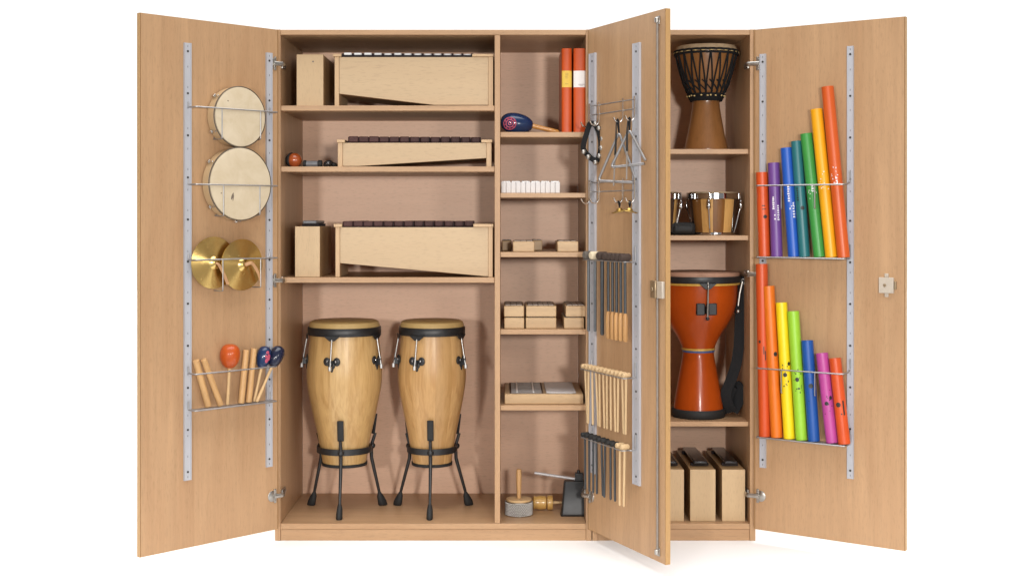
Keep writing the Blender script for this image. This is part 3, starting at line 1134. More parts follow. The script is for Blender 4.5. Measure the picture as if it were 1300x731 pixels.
# ---------------------------------------------------------------- bar instruments on the long shelves
def bar_instrument(name, label, cat, zs, py_of, xl, xr, cap_l, cap_r, ptop, slant, bars, bar_mats, yf=5.045, depth=.27, group='bar instruments on the long shelves'):
    """wedge-bottomed resonator box with end boards and a row of bars; slant = list of (px,py) corners along the underside"""
    y1 = yf + depth
    o = thing(name, label, cat, (X((xl[0] + xr[1]) / 2, yf), yf + depth / 2, zs), None, group)
    g = .0006
    pxl, pxr = X(xl[1], yf) + g, X(xr[0], yf) - g
    zt = Z(ptop, yf)
    (sx0, sz0), (sx1, sz1) = [(X(p[0], yf), max(zs + .0012, Z(p[1], yf))) for p in slant]
    under = [V((pxl, 0, sz0)), V((sx1, 0, sz1)) if sx1 < pxr - .01 and sz0 > sz1 else None, None]
    # underside polyline, first and last at the panel ends
    if sz0 > sz1:
        line = [(pxl, sz0), (sx1, sz1), (pxr, sz1)] if sx1 < pxr - .005 else [(pxl, sz0), (pxr, sz1)]
    else:
        line = [(pxl, sz0), (sx0, sz0), (pxr, sz1)] if sx0 > pxl + .005 else [(pxl, sz0), (pxr, sz1)]
    def panel(y, th):
        poly = [V((pxl, y, zt))] + [V((x, y, z)) for x, z in line] + [V((pxr, y, zt))]
        return MB().prism(poly, (0, th, 0))
    part('front_panel', panel(yf, .010), [birch_x], o, .0008)
    zl_ = max(sz0, sz1)
    if zl_ < zt - .03:
        part('back_panel', MB().box(pxl, pxr, y1 - .010, y1, zl_ + .012, zt), [birch_x], o)
    mb = MB()
    for (xa, za), (xb, zb) in zip(line[:-1], line[1:]):
        mb.prism([V((xa, yf + .0102, za)), V((xb, yf + .0102, zb)), V((xb, yf + .0102, zb + .008)), V((xa, yf + .0102, za + .008))], (0, depth - .0206, 0))
    part('bottom_board', mb, [birch_edge], o)
    for (a_, b_), (ca, cb) in ((xl, cap_l), (xr, cap_r)):
        zc = Z(py_of[1], yf)
        e = part('end_board', MB().box(X(a_, yf), X(b_, yf), yf - .004, y1 + .004, zs + .0006, zc), [birch_edge], o, .001)
        part('cap', MB().box(X(ca, yf), X(cb, yf), yf - .009, y1 + .009, zc + .0004, Z(py_of[0], yf)), [birch_edge], e, .0012)
    (b0, b1, n, pt, pb, gap) = bars
    strip = MB().box(X(b0, yf) - .003, X(b1, yf) + .003, yf + .0055, yf + .035, zt + .0003, Z(pb, yf) - .0003)
    strip.box(X(b0, yf) - .003, X(b1, yf) + .003, y1 - .055, y1 - .035, zt + .0003, Z(pb, yf) - .0003)
    part('bar_rest', strip, [felt_and_gap_shade], o)  # rest strip kept dark so it also draws the shadow gap under the bars
    wdt = (X(b1, yf) - X(b0, yf)) / n
    for k in range(n + 1):
        xk = X(b0, yf) + k * wdt; hw = wdt * gap * .47
        sp = MB().box(xk - hw, xk + hw, yf + .008, yf + .030, Z(pb, yf) - .0005, Z(pt, yf) - .003)
        part('gap_shade_block', sp, [felt_and_gap_shade], o)  # dark blocks added between the bars to paint the gaps as shade
    for k in range(n):
        x0 = X(b0, yf) + k * wdt + wdt * gap / 2; x1 = x0 + wdt * (1 - gap)
        ln = depth - .03 - .09 * k / n
        mid = yf + depth / 2
        j = rnd.uniform(-.003, .003)
        part('bar', MB().box(x0, x1, mid - ln / 2 - .012 + j, mid + ln / 2 + j, Z(pb, yf), Z(pt, yf) + rnd.uniform(-.0006, .0006)), [bar_mats[k % len(bar_mats)]], o, .003)
    return o


bar_instrument('metallophone', 'large pale wood metallophone with white bars on the top shelf', 'metallophone', SL[0], (69.0, 72.6),
               (425, 430.5), (620, 626), (423, 433.5), (599.5, 626.5), 72.8, [(431, 119.2), (551, 133.5)], (435, 599.5, 13, 66.6, 69.9, .22), [white_bar])
bar_instrument('xylophone', 'shallow pale wood xylophone with dark brown bars on the middle shelf', 'xylophone', SL[1], (177.5, 181.3),
               (429, 435), (617.5, 624), (428, 438), (611, 625), 181.5, [(455, 211), (617.5, 200.8)], (442, 610, 13, 173.2, 180.5, .06), [rosewood])
bar_instrument('xylophone', 'deep pale wood xylophone with reddish brown bars above the congas', 'xylophone', SL[2], (284.3, 288.4),
               (426, 431.5), (620, 625.5), (424, 434.5), (601, 626.5), 288.6, [(431.5, 334), (616, 350.6)], (435, 601.5, 13, 280.6, 287.6, .08), [rosewood])


def chime_box(x0, x1, p0, zs, label, yf, depth, bar_kind, group, fmat=birch_z, hgt=None):
    xa, xb = X(x0, yf), X(x1, yf)
    zt = Z(p0, yf)
    o = thing('bass_chime_bar', label, 'chime bar', ((xa + xb) / 2, yf + depth / 2, zs), None, group)
    mb = MB()
    part('front_panel', MB().box(xa, xb, yf, yf + .010, zs + .0004, zt), [fmat], o, .0012)
    part('resonator_box', MB().box(xa + .0005, xb - .0005, yf + .0104, yf + depth, zs + .0004, zt - .0006), [box_side], o, .001)
    w = (xb - xa)
    if bar_kind is None:
        part('screw', MB().cyl(V(((xa + xb) / 2 + .012, yf - .0012, zt - .028)), V(((xa + xb) / 2 + .012, yf + .002, zt - .028)), .0035, 12), [hoop_metal], o)
        return o
    m = MB()
    m.box(xa + w * .22, xb - w * .22, yf + .055, yf + depth - .05, zt + .010, zt + .022)
    part('bar', m, [bar_kind], o, .004)
    m = MB()
    for yy in (yf + .08, yf + depth - .09):
        m.box(xa + w * .15, xb - w * .15, yy, yy + .02, zt - .0002, zt + .0097)
    part('bar_rest', m, [felt_and_gap_shade], o)
    return o


chime_box(376.5, 410.5, 69.3, SL[0], 'box-shaped bass chime bar on the top shelf beside the metallophone', 5.05, .34, None, 'bass chime bars')
chime_box(374.5, 406, 287.5, SL[2], 'box-shaped bass chime bar beside the deep xylophone', 5.05, .34, grey_plastic, 'bass chime bars')
G3 = 'bass chime bars'
chime_box(838, 868.3, 595.8, ZF, 'bass chime bar at the cabinet foot, partly hidden by the middle door', 5.035, .42, dark_bar, G3)
chime_box(876.2, 908.4, 595.8, ZF, 'bass chime bar at the foot of the narrow cabinet, centre of the three', 5.035, .42, dark_bar, G3)
chime_box(916.7, 946, 595.8, ZF, 'bass chime bar at the foot of the narrow cabinet, nearest the hinge', 5.035, .42, dark_bar, G3)

# small things on the second shelf
y = 5.10
zs = SL[1]
rr = 9.2 * y / F
c = V((X(374, y), y, zs + rr))
o = thing('round_shaker', 'small rusty orange round shaker with a dark back', 'shaker', c - UP * rr)
part('shell', MB().ball(c, rr, 28), [rust_ball], o)
mb = MB()
mb.lathe([(rr * 1.02, -.004), (rr * 1.08, .0), (rr * 1.02, .006), (rr * .75, .016), (0, .020)], c + V((-.012, .006, 0)), V((-1, .4, 0)), 28)
part('cap', mb, [black_rubber], o)
y = 5.10
rr = .0115
c0 = W(384.5, 205, y); c0.z = zs + rr + .0028
o = thing('tube_shaker', 'small grey tube with black end caps lying on the shelf', 'shaker', (X(396, y), y, zs))
part('tube', MB().cyl(V((X(389, y), y, c0.z)), V((X(403.5, y), y, c0.z)), .0115, 20), [grey_plastic], o)
for q0, q1 in ((385, 388.9), (403.6, 409)):
    part('end_cap', MB().cyl(V((X(q0, y), y, c0.z)), V((X(q1, y), y, c0.z)), .0142, 20, edge=.002), [black_rubber], o)
o = thing('castanet', 'small black castanet beside the shallow xylophone', 'castanet', (X(418, y), y, zs))
part('shell', MB().ellip(V((X(416.5, y), y, zs + .0145)), (.019, 0, .004), (0, .02, 0), (0, 0, .0143), 20, 12), [dark_bar], o)
part('shell', MB().ellip(V((X(424, y), y + .012, zs + .010)), (.014, 0, -.003), (0, .02, 0), (0, 0, .0098), 20, 12), [black_rubber], o)


# ---------------------------------------------------------------- congas
def interp(tab, x):
    for i in range(len(tab) - 1):
        if x <= tab[i + 1][0] or i == len(tab) - 2:
            (x0, y0), (x1, y1) = tab[i], tab[i + 1]
            xm, ym = tab[i - 1] if i > 0 else (2 * x0 - x1, 2 * y0 - y1)
            xp, yp = tab[i + 2] if i + 2 < len(tab) else (2 * x1 - x0, 2 * y1 - y0)
            t = (x - x0) / (x1 - x0); h = x1 - x0
            m0 = (y1 - ym) / (x1 - xm) * h; m1 = (yp - y0) / (xp - x0) * h
            return (2 * t ** 3 - 3 * t * t + 1) * y0 + (t ** 3 - 2 * t * t + t) * m0 + (-2 * t ** 3 + 3 * t * t) * y1 + (t ** 3 - t * t) * m1


def conga_r(q, r_bot, r_belly, rt):
    tab = [(0, r_bot)] + [(x, r_bot + (r_belly - r_bot) * f) for x, f in ((.14, .20), (.26, .385), (.36, .57), (.485, .78), (.60, .945), (.69, 1.0))]
    tab += [(x, rt + (r_belly - rt) * f) for x, f in ((.816, .72), (.91, .36), (1.0, 0))]
    return interp(tab, q)


def conga(px, yc, label, r_rim, r_belly, r_bot, wmat, lugs):
    xc = X(px, yc); s = yc / F
    o = thing('conga', label, 'conga', (xc, yc, ZF), None, 'congas in the wide cabinet')
    zr1 = Z(413.8, yc); zr0 = Z(424, yc); zb = Z(587, yc); zhead = Z(407.5, yc)
    base = V((xc, yc, 0))
    H = zr0 - zb
    prof = [(0, zb), (r_bot * .97, zb)]
    N = 28
    rt = r_rim * .955
    for k in range(N + 1):
        q = k / N
        r = conga_r(q, r_bot, r_belly, rt)
        prof.append((r, zb + H * q))
    prof += [(rt, zr1 - .004), (0, zr1 - .004)]
    part('shell', MB().lathe(prof, base, UP, 80), [wmat], o)
    prof = [(r_rim * .985, zr1 - .006), (r_rim * .985, zr1 + .006), (r_rim * .95, zhead - .001), (r_rim * .88, zhead + .004), (r_rim * .5, zhead + .006), (0, zhead + .006)]
    part('drum_head', MB().lathe(prof, base, UP, 72), [skin_tan], o)
    mb = MB()
    mb.lathe([(r_rim * .965, zr0), (r_rim + .002, zr0), (r_rim + .0035, zr0 + .003), (r_rim + .0035, zr1 - .003), (r_rim + .001, zr1), (r_rim * .988, zr1), (r_rim * .965, zr0)], base, UP, 80)
    part('rim', mb, [black_steel], o)
    mb = MB()
    mb.lathe([(r_bot * .965, zb - .006), (r_bot + .004, zb - .006), (r_bot + .005, zb + .005), (r_bot * 1.0, zb + .006)], base, UP, 64)
    part('bottom_ring', mb, [black_rubber], o)
    zl = Z(455.5, yc)
    q = (zl - zb) / H
    rl = conga_r(q, r_bot, r_belly, rt)
    for a in lugs:
        d = V((math.sin(R(a)), -math.cos(R(a)), 0)); e = V((math.cos(R(a)), math.sin(R(a)), 0))
        c = base + d * rl + V((0, 0, zl))
        m = MB()
        # three-lobed side plate
        for de, dz, rw in ((-.020, .004, .015), (.020, .004, .015), (0, -.011, .014)):
            m.ellip(c + e * de + UP * dz + d * .001, e * rw, UP * (rw * 1.15), d * .005, 16, 8)
        m.ellip(c - UP * .024 + d * .001, e * .0075, UP * .014, d * .005, 12, 8)
        m.obox(c - e * .019 - UP * .008, e * .038, UP * .016, d * .004)
        for de in (-.017, .017):
            m.ball(c + e * de + UP * .005 + d * .0065, .0042, 10, 1)
        m.obox(c - e * .008 - UP * .016 + d * .003, e * .016, UP * .026, d * .016)
        l = part('lug_plate', m, [black_steel, chrome], o, .001)
        # rim ear
        m = MB()
        rim = base + d * (r_rim + .002)
        ear = [rim + e * .034 + UP * zr0, rim - e * .034 + UP * zr0, rim - e * .010 + UP * (zr0 - .019), rim + e * .010 + UP * (zr0 - .019)]
        m.prism([p + UP * .004 for p in ear], d * .006)
        part('rim_ear', m, [black_steel], o, .001)
        m = MB()
        p_top = base + d * (r_rim + .013) + UP * (zr0 - .006)
        p_bot = c + d * .022 - UP * .022
        m.tube([base + d * (r_rim + .006) + UP * (zr0 - .010), p_bot], .0030, 10)
        m.cyl(p_bot - UP * .006, p_bot + UP * .009, .0065, 6)
        part('tension_rod', m, [rod_steel], o)
    # ---- stand
    zring = Z(568.5, yc)
    q = (zring - zb) / H
    rr = conga_r(q, r_bot, r_belly, rt) + .014
    st = thing('drum_stand', stand_label[px], 'drum stand', (xc, yc, ZF), None, 'black conga stands')
    m = MB()
    m.lathe([(rr - .008, zring - .012), (rr, zring - .012), (rr, zring + .012), (rr - .008, zring + .012), (rr - .008, zring - .012)], base, UP, 72)
    part('ring', m, [black_steel], st, .001)
    R0 = .165
    for a in (0, 120, 240):
        d = V((math.sin(R(a)), -math.cos(R(a)), 0)); e = V((math.cos(R(a)), math.sin(R(a)), 0))
        ztop_ = Z(529, yc) + .004
        qq = (ztop_ - zb) / H
        rt_ = conga_r(qq, r_bot, r_belly, rt) + .012
        p0 = base + d * rt_ + UP * ztop_
        p1 = base + d * (rr + .006) + UP * zring
        p2 = base + d * (rr + .008) + UP * (zring - .05)
        foot = base + d * R0 + UP * (ZF + .0)
        kn = foot + UP * .052 - d * .012
        m = MB()
        m.tube([p0 - UP * .078 + (p1 - p0) * .0, p1, p2, kn], [.0062, .0072, .0072, .0058], 10)
        m.ball(p1 + d * .004, .013, 14)
        leg = part('leg', m, [black_steel], st)
        # padded arm that bears on the shell
        m = MB()
        p0b = p0 + (p1 - p0) * .62
        m.tube([p0, p0b], .0135, 8, flat=(e, .55))
        part('pad', m, [black_rubber], leg, .001)
        m = MB()
        secs = []
        for hz, rd, tg, off in ((0.0004, .017, .0105, .004), (.004, .0195, .0125, .003), (.020, .0185, .0125, -.001), (.038, .0145, .011, -.008), (.050, .009, .0085, -.0115), (.056, .006, .006, -.0125)):
            secs.append([foot + UP * hz + d * (off + rd * math.cos(2 * math.pi * k / 20)) + e * tg * math.sin(2 * math.pi * k / 20) for k in range(20)])
        nn = 20
        m.add([p for sct in secs for p in sct], [(i * nn + k, i * nn + (k + 1) % nn, (i + 1) * nn + (k + 1) % nn, (i + 1) * nn + k) for i in range(len(secs) - 1) for k in range(nn)]
              + [tuple(range(nn - 1, -1, -1)), tuple((len(secs) - 1) * nn + k for k in range(nn))])
        part('foot', m, [black_rubber], leg)
    return o


stand_label = {437.4: 'black three-legged stand holding the larger conga near the left door',
               548.5: 'black three-legged stand holding the slimmer conga beside the divider'}
YC = 5.237
conga(437.4, YC, 'larger natural wood conga drum with black rim, nearer the left door', .1425, .1500, .086, conga_wood, (-12.5, 66, -82, 140, 215))
conga(548.5, YC, 'slimmer natural wood conga drum with black rim, nearer the divider', .1290, .1360, .077, conga_wood_b, (-23, 62, -78, 135, 205))

# ---------------------------------------------------------------- middle compartment
# blue maraca lying on the top shelf
y = 5.10
zs = SM[0]
s = y / F
c = W(656, 154.5, y); r1 = 12.6 * s
c.z = zs + r1 + .0004
axd = V((1, .10, -.13)).normalized()
u, v, w = frame_from(axd)
o = thing('maraca', 'blue maraca with a red swirl lying on the shelf beside two binders', 'maraca', c - UP * r1, (u, v, w))
prof = []
for k in range(25):
    q = math.pi * k / 24
    prof.append((r1 * math.sin(q) ** .85 * (1.04 - .10 * math.cos(math.pi - q)), -21 * s * math.cos(q)) if 0 < k < 24 else (0, -21 * s * math.cos(q)))
part('head', MB().lathe(prof, c, axd, 36), [navy_paint], o)
mb = MB()
fr = V((-.45, -1, .0)).normalized()
q0 = c + V((-.026, 0, -.006))
def on_head(dx, dz):
    q = math.acos(max(-.98, min(.98, -dx / (21 * s))))
    rr = r1 * math.sin(q) ** .85 * (1.04 - .10 * math.cos(math.pi - q))
    dz = max(-.96 * rr, min(.96 * rr, dz))
    f = V((0, -1, 0)); f = (f - axd * f.dot(axd)).normalized(); g = axd.cross(f)
    if g.z < 0: g = -g
    return c + axd * dx + g * dz + f * (math.sqrt(rr * rr - dz * dz) + .0002)
for k in range(3):
    rad = .006 + .0085 * k
    mb.tube([on_head(-.030 + rad * math.cos(2 * math.pi * j / 20), -.006 + rad * math.sin(2 * math.pi * j / 20)) for j in range(20)], .0022, 6, closed=True)
for j in range(9):
    a_ = 2 * math.pi * j / 9
    mb.ball(on_head(-.030 + .019 * math.cos(a_), -.006 + .019 * math.sin(a_)), .0026, 8)
part('motif', mb, [pink_paint], o)
mb = MB()
h0 = c + axd * 17 * s; h1 = W(710, 165.2, y + .005); h1.z = zs + .006
mb.tube([h0, h0 + (h1 - h0) * .15, h0 + (h1 - h0) * .7, h1 - (h1 - h0) * .06, h1], [.0105, .0095, .0085, .0075, .004], 16)
part('handle', mb, [orange_wood], o)

# binders
y = 5.05
for (x0, x1, lm, ink, lab) in ((713.3, 726, yellow_paper, ink_brown, 'slim orange-red binder with a yellow spine label'),
                               (728.2, 745.3, white_paper, ink_grey, 'wider orange-red binder with a white spine label')):
    xa, xb = X(x0, y), X(x1, y)
    zt = Z(61.5, y)
    o = thing('binder', lab, 'binder', ((xa + xb) / 2, y + .13, zs), None, 'binders on the shelf')
    mb = MB()
    xc_, hw_ = (xa + xb) / 2, (xb - xa) / 2
    def bow(z, d, w_=1.0):
        return [V((xc_ + hw_ * w_ * math.sin(R(a)), y + .009 - (.0085 + d) * math.cos(R(a)), z)) for a in range(-90, 91, 12)]
    mb.prism(bow(zs + .0004, 0), (0, 0, zt - zs - .0004))
    mb.box(xa, xa + .003, y + .0095, y + .27, zs + .0004, zt)
    mb.box(xb - .003, xb, y + .0095, y + .27, zs + .0004, zt)
    part('cover', mb, [red_binder], o, .001)
    part('pages', MB().box(xa + .005, xb - .005, y + .02, y + .26, zs + .002, zt - .012), [white_paper], o)
    la, lb = Z(111, y), Z(90, y)
    mb = MB().prism(bow(la, .0005, 1.008), (0, 0, lb - la))
    q = random.Random(int(x0))
    if lm is yellow_paper:
        for k in range(4):
            zz = lb - .010 - k * .006
            mb.box(xa + .012 + q.uniform(0, .003), xb - .012 - q.uniform(0, .004), y - .0012, y + .0008, zz - .0012, zz, 1)
        mb.box(xa + .013, xb - .014, y - .0012, y + .0008, la + .012, la + .0135, 1)
    else:
        mb.box(xa + .018, xb - .010, y - .0012, y + .0008, la + .010, la + .0118, 1)
        mb.box(xa + .022, xb - .016, y - .0012, y + .0008, la + .006, la + .0072, 1)
    part('spine_label', mb, [lm, ink], o)

# white chime blocks
y = 5.05
zs = SM[1]
w_ = 12.45
pts = None
first = None
for k in range(6):
    xa, xb = X(636.3 + w_ * k, y) + .0002, X(636.3 + w_ * (k + 1), y) - .0002
    if first is None:
        o = thing('white_block', 'frosted white sounding block standing in the row of six', 'sounding block', ((xa + xb) / 2, y + .06, zs), None, 'white blocks on the shelf')
        xm_ = (xa + xb) / 2
        bm_ = MB().box(xa, xm_ - .0003, y, y + .14, zs + .0004, zs + .043)
        bm_.box(xm_ + .0003, xb, y, y + .14, zs + .0004, zs + .043)
        part('body', bm_, [white_plastic], o, .0015)
        mb = MB()
        cx = (xa + xb) / 2
        for dx in (-.010, .010):
            for yy in (y + .025, y + .11):
                mb.cyl(V((cx + dx, yy, zs + .0428)), V((cx + dx, yy, zs + .048)), .0035, 10)
        part('pin', mb, [hoop_metal], o)
        part('bar', MB().box(cx - .0155, cx + .0155, y + .006, y + .134, zs + .0434, zs + .0462), [white_bar], o, .0008)
        first = o; x_first = xa
    else:
        o = copy_tree(first)
        o.location.x += xa - x_first
        o.location.y += rnd.uniform(0, .0015)


# wooden sound bars
def sound_bar(x0, x1, y0, depth, z0, h, label, bar_mat=None, group='small wooden sound bars', mat=block_wood, nbars=1):
    bar_mat = muted_bar if bar_mat in (None, alu) else bar_mat
    xa, xb = X(x0, y0), X(x1, y0)
    o = thing('sound_bar', label, 'sound bar', ((xa + xb) / 2, y0 + depth / 2, z0), None, group)
    part('wooden_box', MB().box(xa, xb, y0, y0 + depth, z0 + .0004, z0 + h - .0028), [mat], o, .003)
    w = xb - xa
    nb = max(2, round(w / .024))
    for k in range(nb):
        x0_ = xa + w * .07 + w * .86 * k / nb; x1_ = xa + w * .07 + w * .86 * (k + .90) / nb
        part('bar', MB().box(x0_, x1_, y0 + .012 + .008 * (k % 2), y0 + depth - .01 - .012 * (k % 2), z0 + h - .0020, z0 + h), [bar_mat], o, .0008)
    m = MB().box(xa + w * .06, xb - w * .06, y0 + .020, y0 + depth - .03, z0 + h - .0027, z0 + h - .0021)
    part('bar_rest', m, [warm_pad], o)
    return o


zs = SM[2]
hh = 12.3 * 5.03 / F + .006
sound_bar(651.2, 678.5, 5.03, .20, zs, hh, 'wooden sound bar with a smaller one half hidden behind its end', alu)
sound_bar(675.8, 688.5, 5.245, .18, zs, hh, 'wooden sound bar half hidden behind the front one on its shelf', alu)
sound_bar(707.8, 734.3, 5.03, .22, zs, hh, 'lone wooden sound bar closest to the felt mallets', alu)
sound_bar(637.5, 649.5, 5.20, .16, zs, hh, 'dark wooden sound bar tucked against the divider, set back', dark_alu, mat=box_side)

zs = SM[3]
h1 = 13.8 * 5.04 / F + .003
row = [
    (640.2, 665.5, 0, 'narrow reddish sound bar under the palest one, against the divider'),
    (667.5, 706.3, 0, 'widest wooden sound bar at the bottom of the centre stack'),
    (716.0, 741.5, 0, 'wooden sound bar at the bottom of the stack nearest the mallets'),
    (639.8, 665.3, 1, 'palest wooden sound bar, on top of the stack against the divider'),
    (667.8, 706.3, 1, 'wide wooden sound bar on top of the centre stack'),
    (718.3, 744, 1, 'wooden sound bar on top of the stack nearest the mallets'),
]
for x0, x1, lv, lab in row:
    sound_bar(x0, x1, 5.04 + .004 * lv, .26, zs + lv * (h1 + .0003), h1, lab, alu if lv else dark_alu, mat=block_wood)

# glockenspiel tray
zs = SM[4]
y0 = 5.04
xa, xb = X(640.6, y0), X(740.6, y0)
zt = Z(500, y0)
o = thing('glockenspiel', 'flat wooden glockenspiel with silver plates on the lowest middle shelf', 'glockenspiel', ((xa + xb) / 2, y0 + .18, zs))
part('wooden_base', MB().box(xa, xb, y0, y0 + .345, zs + .0004, zt), [block_wood], o, .003)
part('bar_rest', MB().box(X(647, y0), X(690, y0), y0 + .012, y0 + .335, zt + .0003, zt + .0015), [warm_pad], o)
m = MB()
for px in (656.5, 677.5):
    m.box(X(px, y0) - .003, X(px, y0) + .003, y0 + .006, y0 + .336, zt + .0046, zt + .0066)
part('runner', m, [white_bar], o, .001)
for k in range(8):
    yy = y0 + .012 + k * .040
    part('bar', MB().box(X(649, y0), X(688, y0), yy, yy + .031, zt + .0018, zt + .0043), [grey_bar], o, .001)
for k in range(10):
    yy = y0 + .008 + k * .032
    part('bar', MB().box(X(693.5, y0), X(731.5, y0), yy, yy + .0275, zt + .0030, zt + .0060), [alu], o, .001)
part('bar_rest', MB().box(X(697, y0), X(728, y0), y0 + .012, y0 + .335, zt + .0003, zt + .0027), [grey_bar], o)

# cabasa
y = 5.155
s = y / F
r = 17.3 * s
c = V((X(658.7, y), y, ZF))
o = thing('cabasa', 'beaded steel cabasa with an upright wooden handle on the cabinet floor', 'cabasa', c)
zt = ZF + 17.5 * s
part('drum', MB().lathe([(0, .001), (r * .95, .001), (r * .97, zt - ZF), (0, zt - ZF)], c, UP, 48), [dull_steel], o)
m = MB()
for k in range(9):
    h = .005 + (zt - ZF - .010) * k / 8
    for j in range(44):
        a = 2 * math.pi * (j + .5 * (k % 2)) / 44
        d = V((math.cos(a), math.sin(a), 0))
        if d.y > .35:
            continue
        m.ball(c + d * r * .985 + UP * h, .0034, 6)
part('beads', m, [bead_metal], o)
part('top_disc', MB().lathe([(0, zt - ZF + .0005), (r * .92, zt - ZF + .0005), (r * .95, zt - ZF + .004), (r * .9, zt - ZF + .009), (.014, zt - ZF + .010), (0, zt - ZF + .010)], c, UP, 40), [stick_wood], o)
zh = Z(594, y)
part('handle', MB().lathe([(.008, zt - ZF + .0102), (.0085, zt - ZF + .03), (.0105, zt - ZF + .07), (.0110, zh - ZF - .02), (.009, zh - ZF - .004), (0, zh - ZF)], c, UP, 20), [clave_wood], o)

# turned wooden rattle lying behind
y = 5.235
s = y / F
rr = 9.2 * s
zc = ZF + rr + .0006
o = thing('wooden_rattle', 'turned yellow wooden rattle lying between the cabasa and the cowbell', 'rattle', (X(690, y), y, ZF))
ax = V((1, 0, 0))
part('body', MB().lathe([(0, 0), (rr * .7, 0), (rr * .95, .006), (rr * .85, .012), (rr * .98, .03), (rr * .9, .052), (rr * .6, .058), (0, .058)], V((X(676, y), y, zc)), ax, 36), [yellow_wood], o)
part('disc', MB().lathe([(0, 0), (rr * .98, 0), (rr * 1.0, .003), (rr * 1.0, .018), (rr * .96, .021), (0, .021)], V((X(694.8, y), y, zc)), ax, 36), [yellow_wood], o)
part('handle', MB().tube([V((X(701.5, y), y, zc)), V((X(708, y), y, zc)), V((X(722, y), y, zc))], [.008, .0055, .008], 12), [stick_wood], o)

# cowbell
y = 5.118
s = y / F
o = thing('cowbell', 'matt black cowbell standing on its mouth with a silver rod', 'cowbell', (X(729.5, y), y, ZF))
def ring_rect(xm, hw, z, hy, y_, n=6, r=.008):
    pts = []
    for cx, cy, a0 in ((1, -1, -90), (1, 1, 0), (-1, 1, 90), (-1, -1, 180)):
        for k in range(n + 1):
            a = R(a0 + 90 * k / n)
            pts.append(V((xm + cx * (hw - r) + r * math.cos(a), y_ + cy * (hy - r) + r * math.sin(a), z)))
    return pts
zt = Z(612, y)
ym = y + .035
rings = [ring_rect(X(729.7, y), 17.9 * s, ZF + .0006, .036, ym), ring_rect(X(729.9, y), 17.0 * s, ZF + .010, .034, ym), ring_rect(X(730, y), 13.6 * s, zt - .004, .022, ym), ring_rect(X(730, y), 12.4 * s, zt, .018, ym, r=.006)]
m = MB(); n = len(rings[0]); vs = [p for rg in rings for p in rg]
fs = [(i * n + j, i * n + (j + 1) % n, (i + 1) * n + (j + 1) % n, (i + 1) * n + j) for i in range(3) for j in range(n)]
fs.append(tuple(3 * n + j for j in range(n)))
m.add(vs, fs)
bell = part('bell', m, [black_steel], o)
sd = bell.modifiers.new('thick', 'SOLIDIFY'); sd.thickness = .002; sd.offset = -1
m = MB().box(X(730.5, y), X(741, y), ym - .012, ym + .012, zt + .0003, Z(602, y))
m.cyl(V((X(735, y), ym, Z(602, y))), V((X(735, y), ym, Z(598.5, y))), .007, 14)
part('clamp', m, [black_steel], o, .002)
a_, b_ = W(678.5, 599.8, ym), W(731, 607.6, ym)
part('rod', MB().tube([a_, b_], .0055, 12), [cow_rod], o)

# ---------------------------------------------------------------- narrow cabinet
# rope djembe
yc = 5.2
xc = X(896.3, yc); s = yc / F
zs = SR[0]
base = V((xc, yc, 0))
o = thing('djembe', 'carved wooden djembe laced with black rope on the top shelf', 'djembe', (xc, yc, zs), None, 'djembes in the narrow cabinet')
def zz_(p): return Z(p, yc)
prof = [(0, zs + .0006), (.0850, zs + .0006), (.0865, zs + .006), (.074, zz_(172)), (.0640, zz_(155)), (.0560, zz_(140)), (.0525, zz_(131)), (.055, zz_(126)), (.066, zz_(120)), (.083, zz_(108)),
        (.098, zz_(95)), (.108, zz_(83)), (.115, zz_(73)), (.118, zz_(65)), (.112, zz_(62)), (0, zz_(62))]
# smooth the silhouette
def smooth_prof(p, it=2):
    for _ in range(it):
        q = [p[0]]
        for i in range(len(p) - 1):
            (r0, h0), (r1, h1) = p[i], p[i + 1]
            q += [(r0 * .75 + r1 * .25, h0 * .75 + h1 * .25), (r0 * .25 + r1 * .75, h0 * .25 + h1 * .75)]
        q.append(p[-1]); p = q
    return p
body = smooth_prof(prof[2:-2])
part('shell', MB().lathe(prof[:2] + body + prof[-2:], base, UP, 64), [djembe_wood], o)
part('drum_head', MB().lathe([(.1225, zz_(68.5)), (.1215, zz_(63)), (.116, zz_(60)), (.06, zz_(59)), (0, zz_(59))], base, UP, 64), [skin_goat], o)
def rad_at(z):
    for (r0, h0), (r1, h1) in zip(body[:-1], body[1:]):
        if h0 <= z <= h1:
            return r0 + (r1 - r0) * (z - h0) / max(1e-9, h1 - h0)
    return body[-1][0]
m = MB()
def ringpath(r, z, n=72, wob=0.0):
    return [base + V((r * math.cos(2 * math.pi * k / n), r * math.sin(2 * math.pi * k / n), z + wob * math.sin(k * 2.1))) for k in range(n)]
for z in (zz_(66.5), zz_(70.5)):
    m.tube(ringpath(.1245, z, wob=.0006), .0045, 8, closed=True)
part('top_ring', m, [black_cloth], o)
m = MB()
zl = zz_(124)
for dz, rr in ((0, .0665), (-.006, .0635), (.009, .072), (-.012, .060)):
    m.tube(ringpath(rr, zl + dz, wob=.0006), .0048, 8, closed=True)
part('lower_ring', m, [black_cloth], o)
m = MB()
NN = 20
for k in range(NN):
    a0 = 2 * math.pi * k / NN
    for sg in (-1, 1):
        a1 = a0 + sg * math.pi / NN * .95
        pts = []
        for j in range(9):
            q = j / 8
            z = zz_(68) + (zz_(122) - zz_(68)) * q
            an = a0 + (a1 - a0) * min(1, q * 1.15)
            rr = rad_at(z) + .004
            if q == 0: rr = .1225
            pts.append(base + V((rr * math.cos(an), rr * math.sin(an), z)))
        m.tube(pts, .0033, 6)
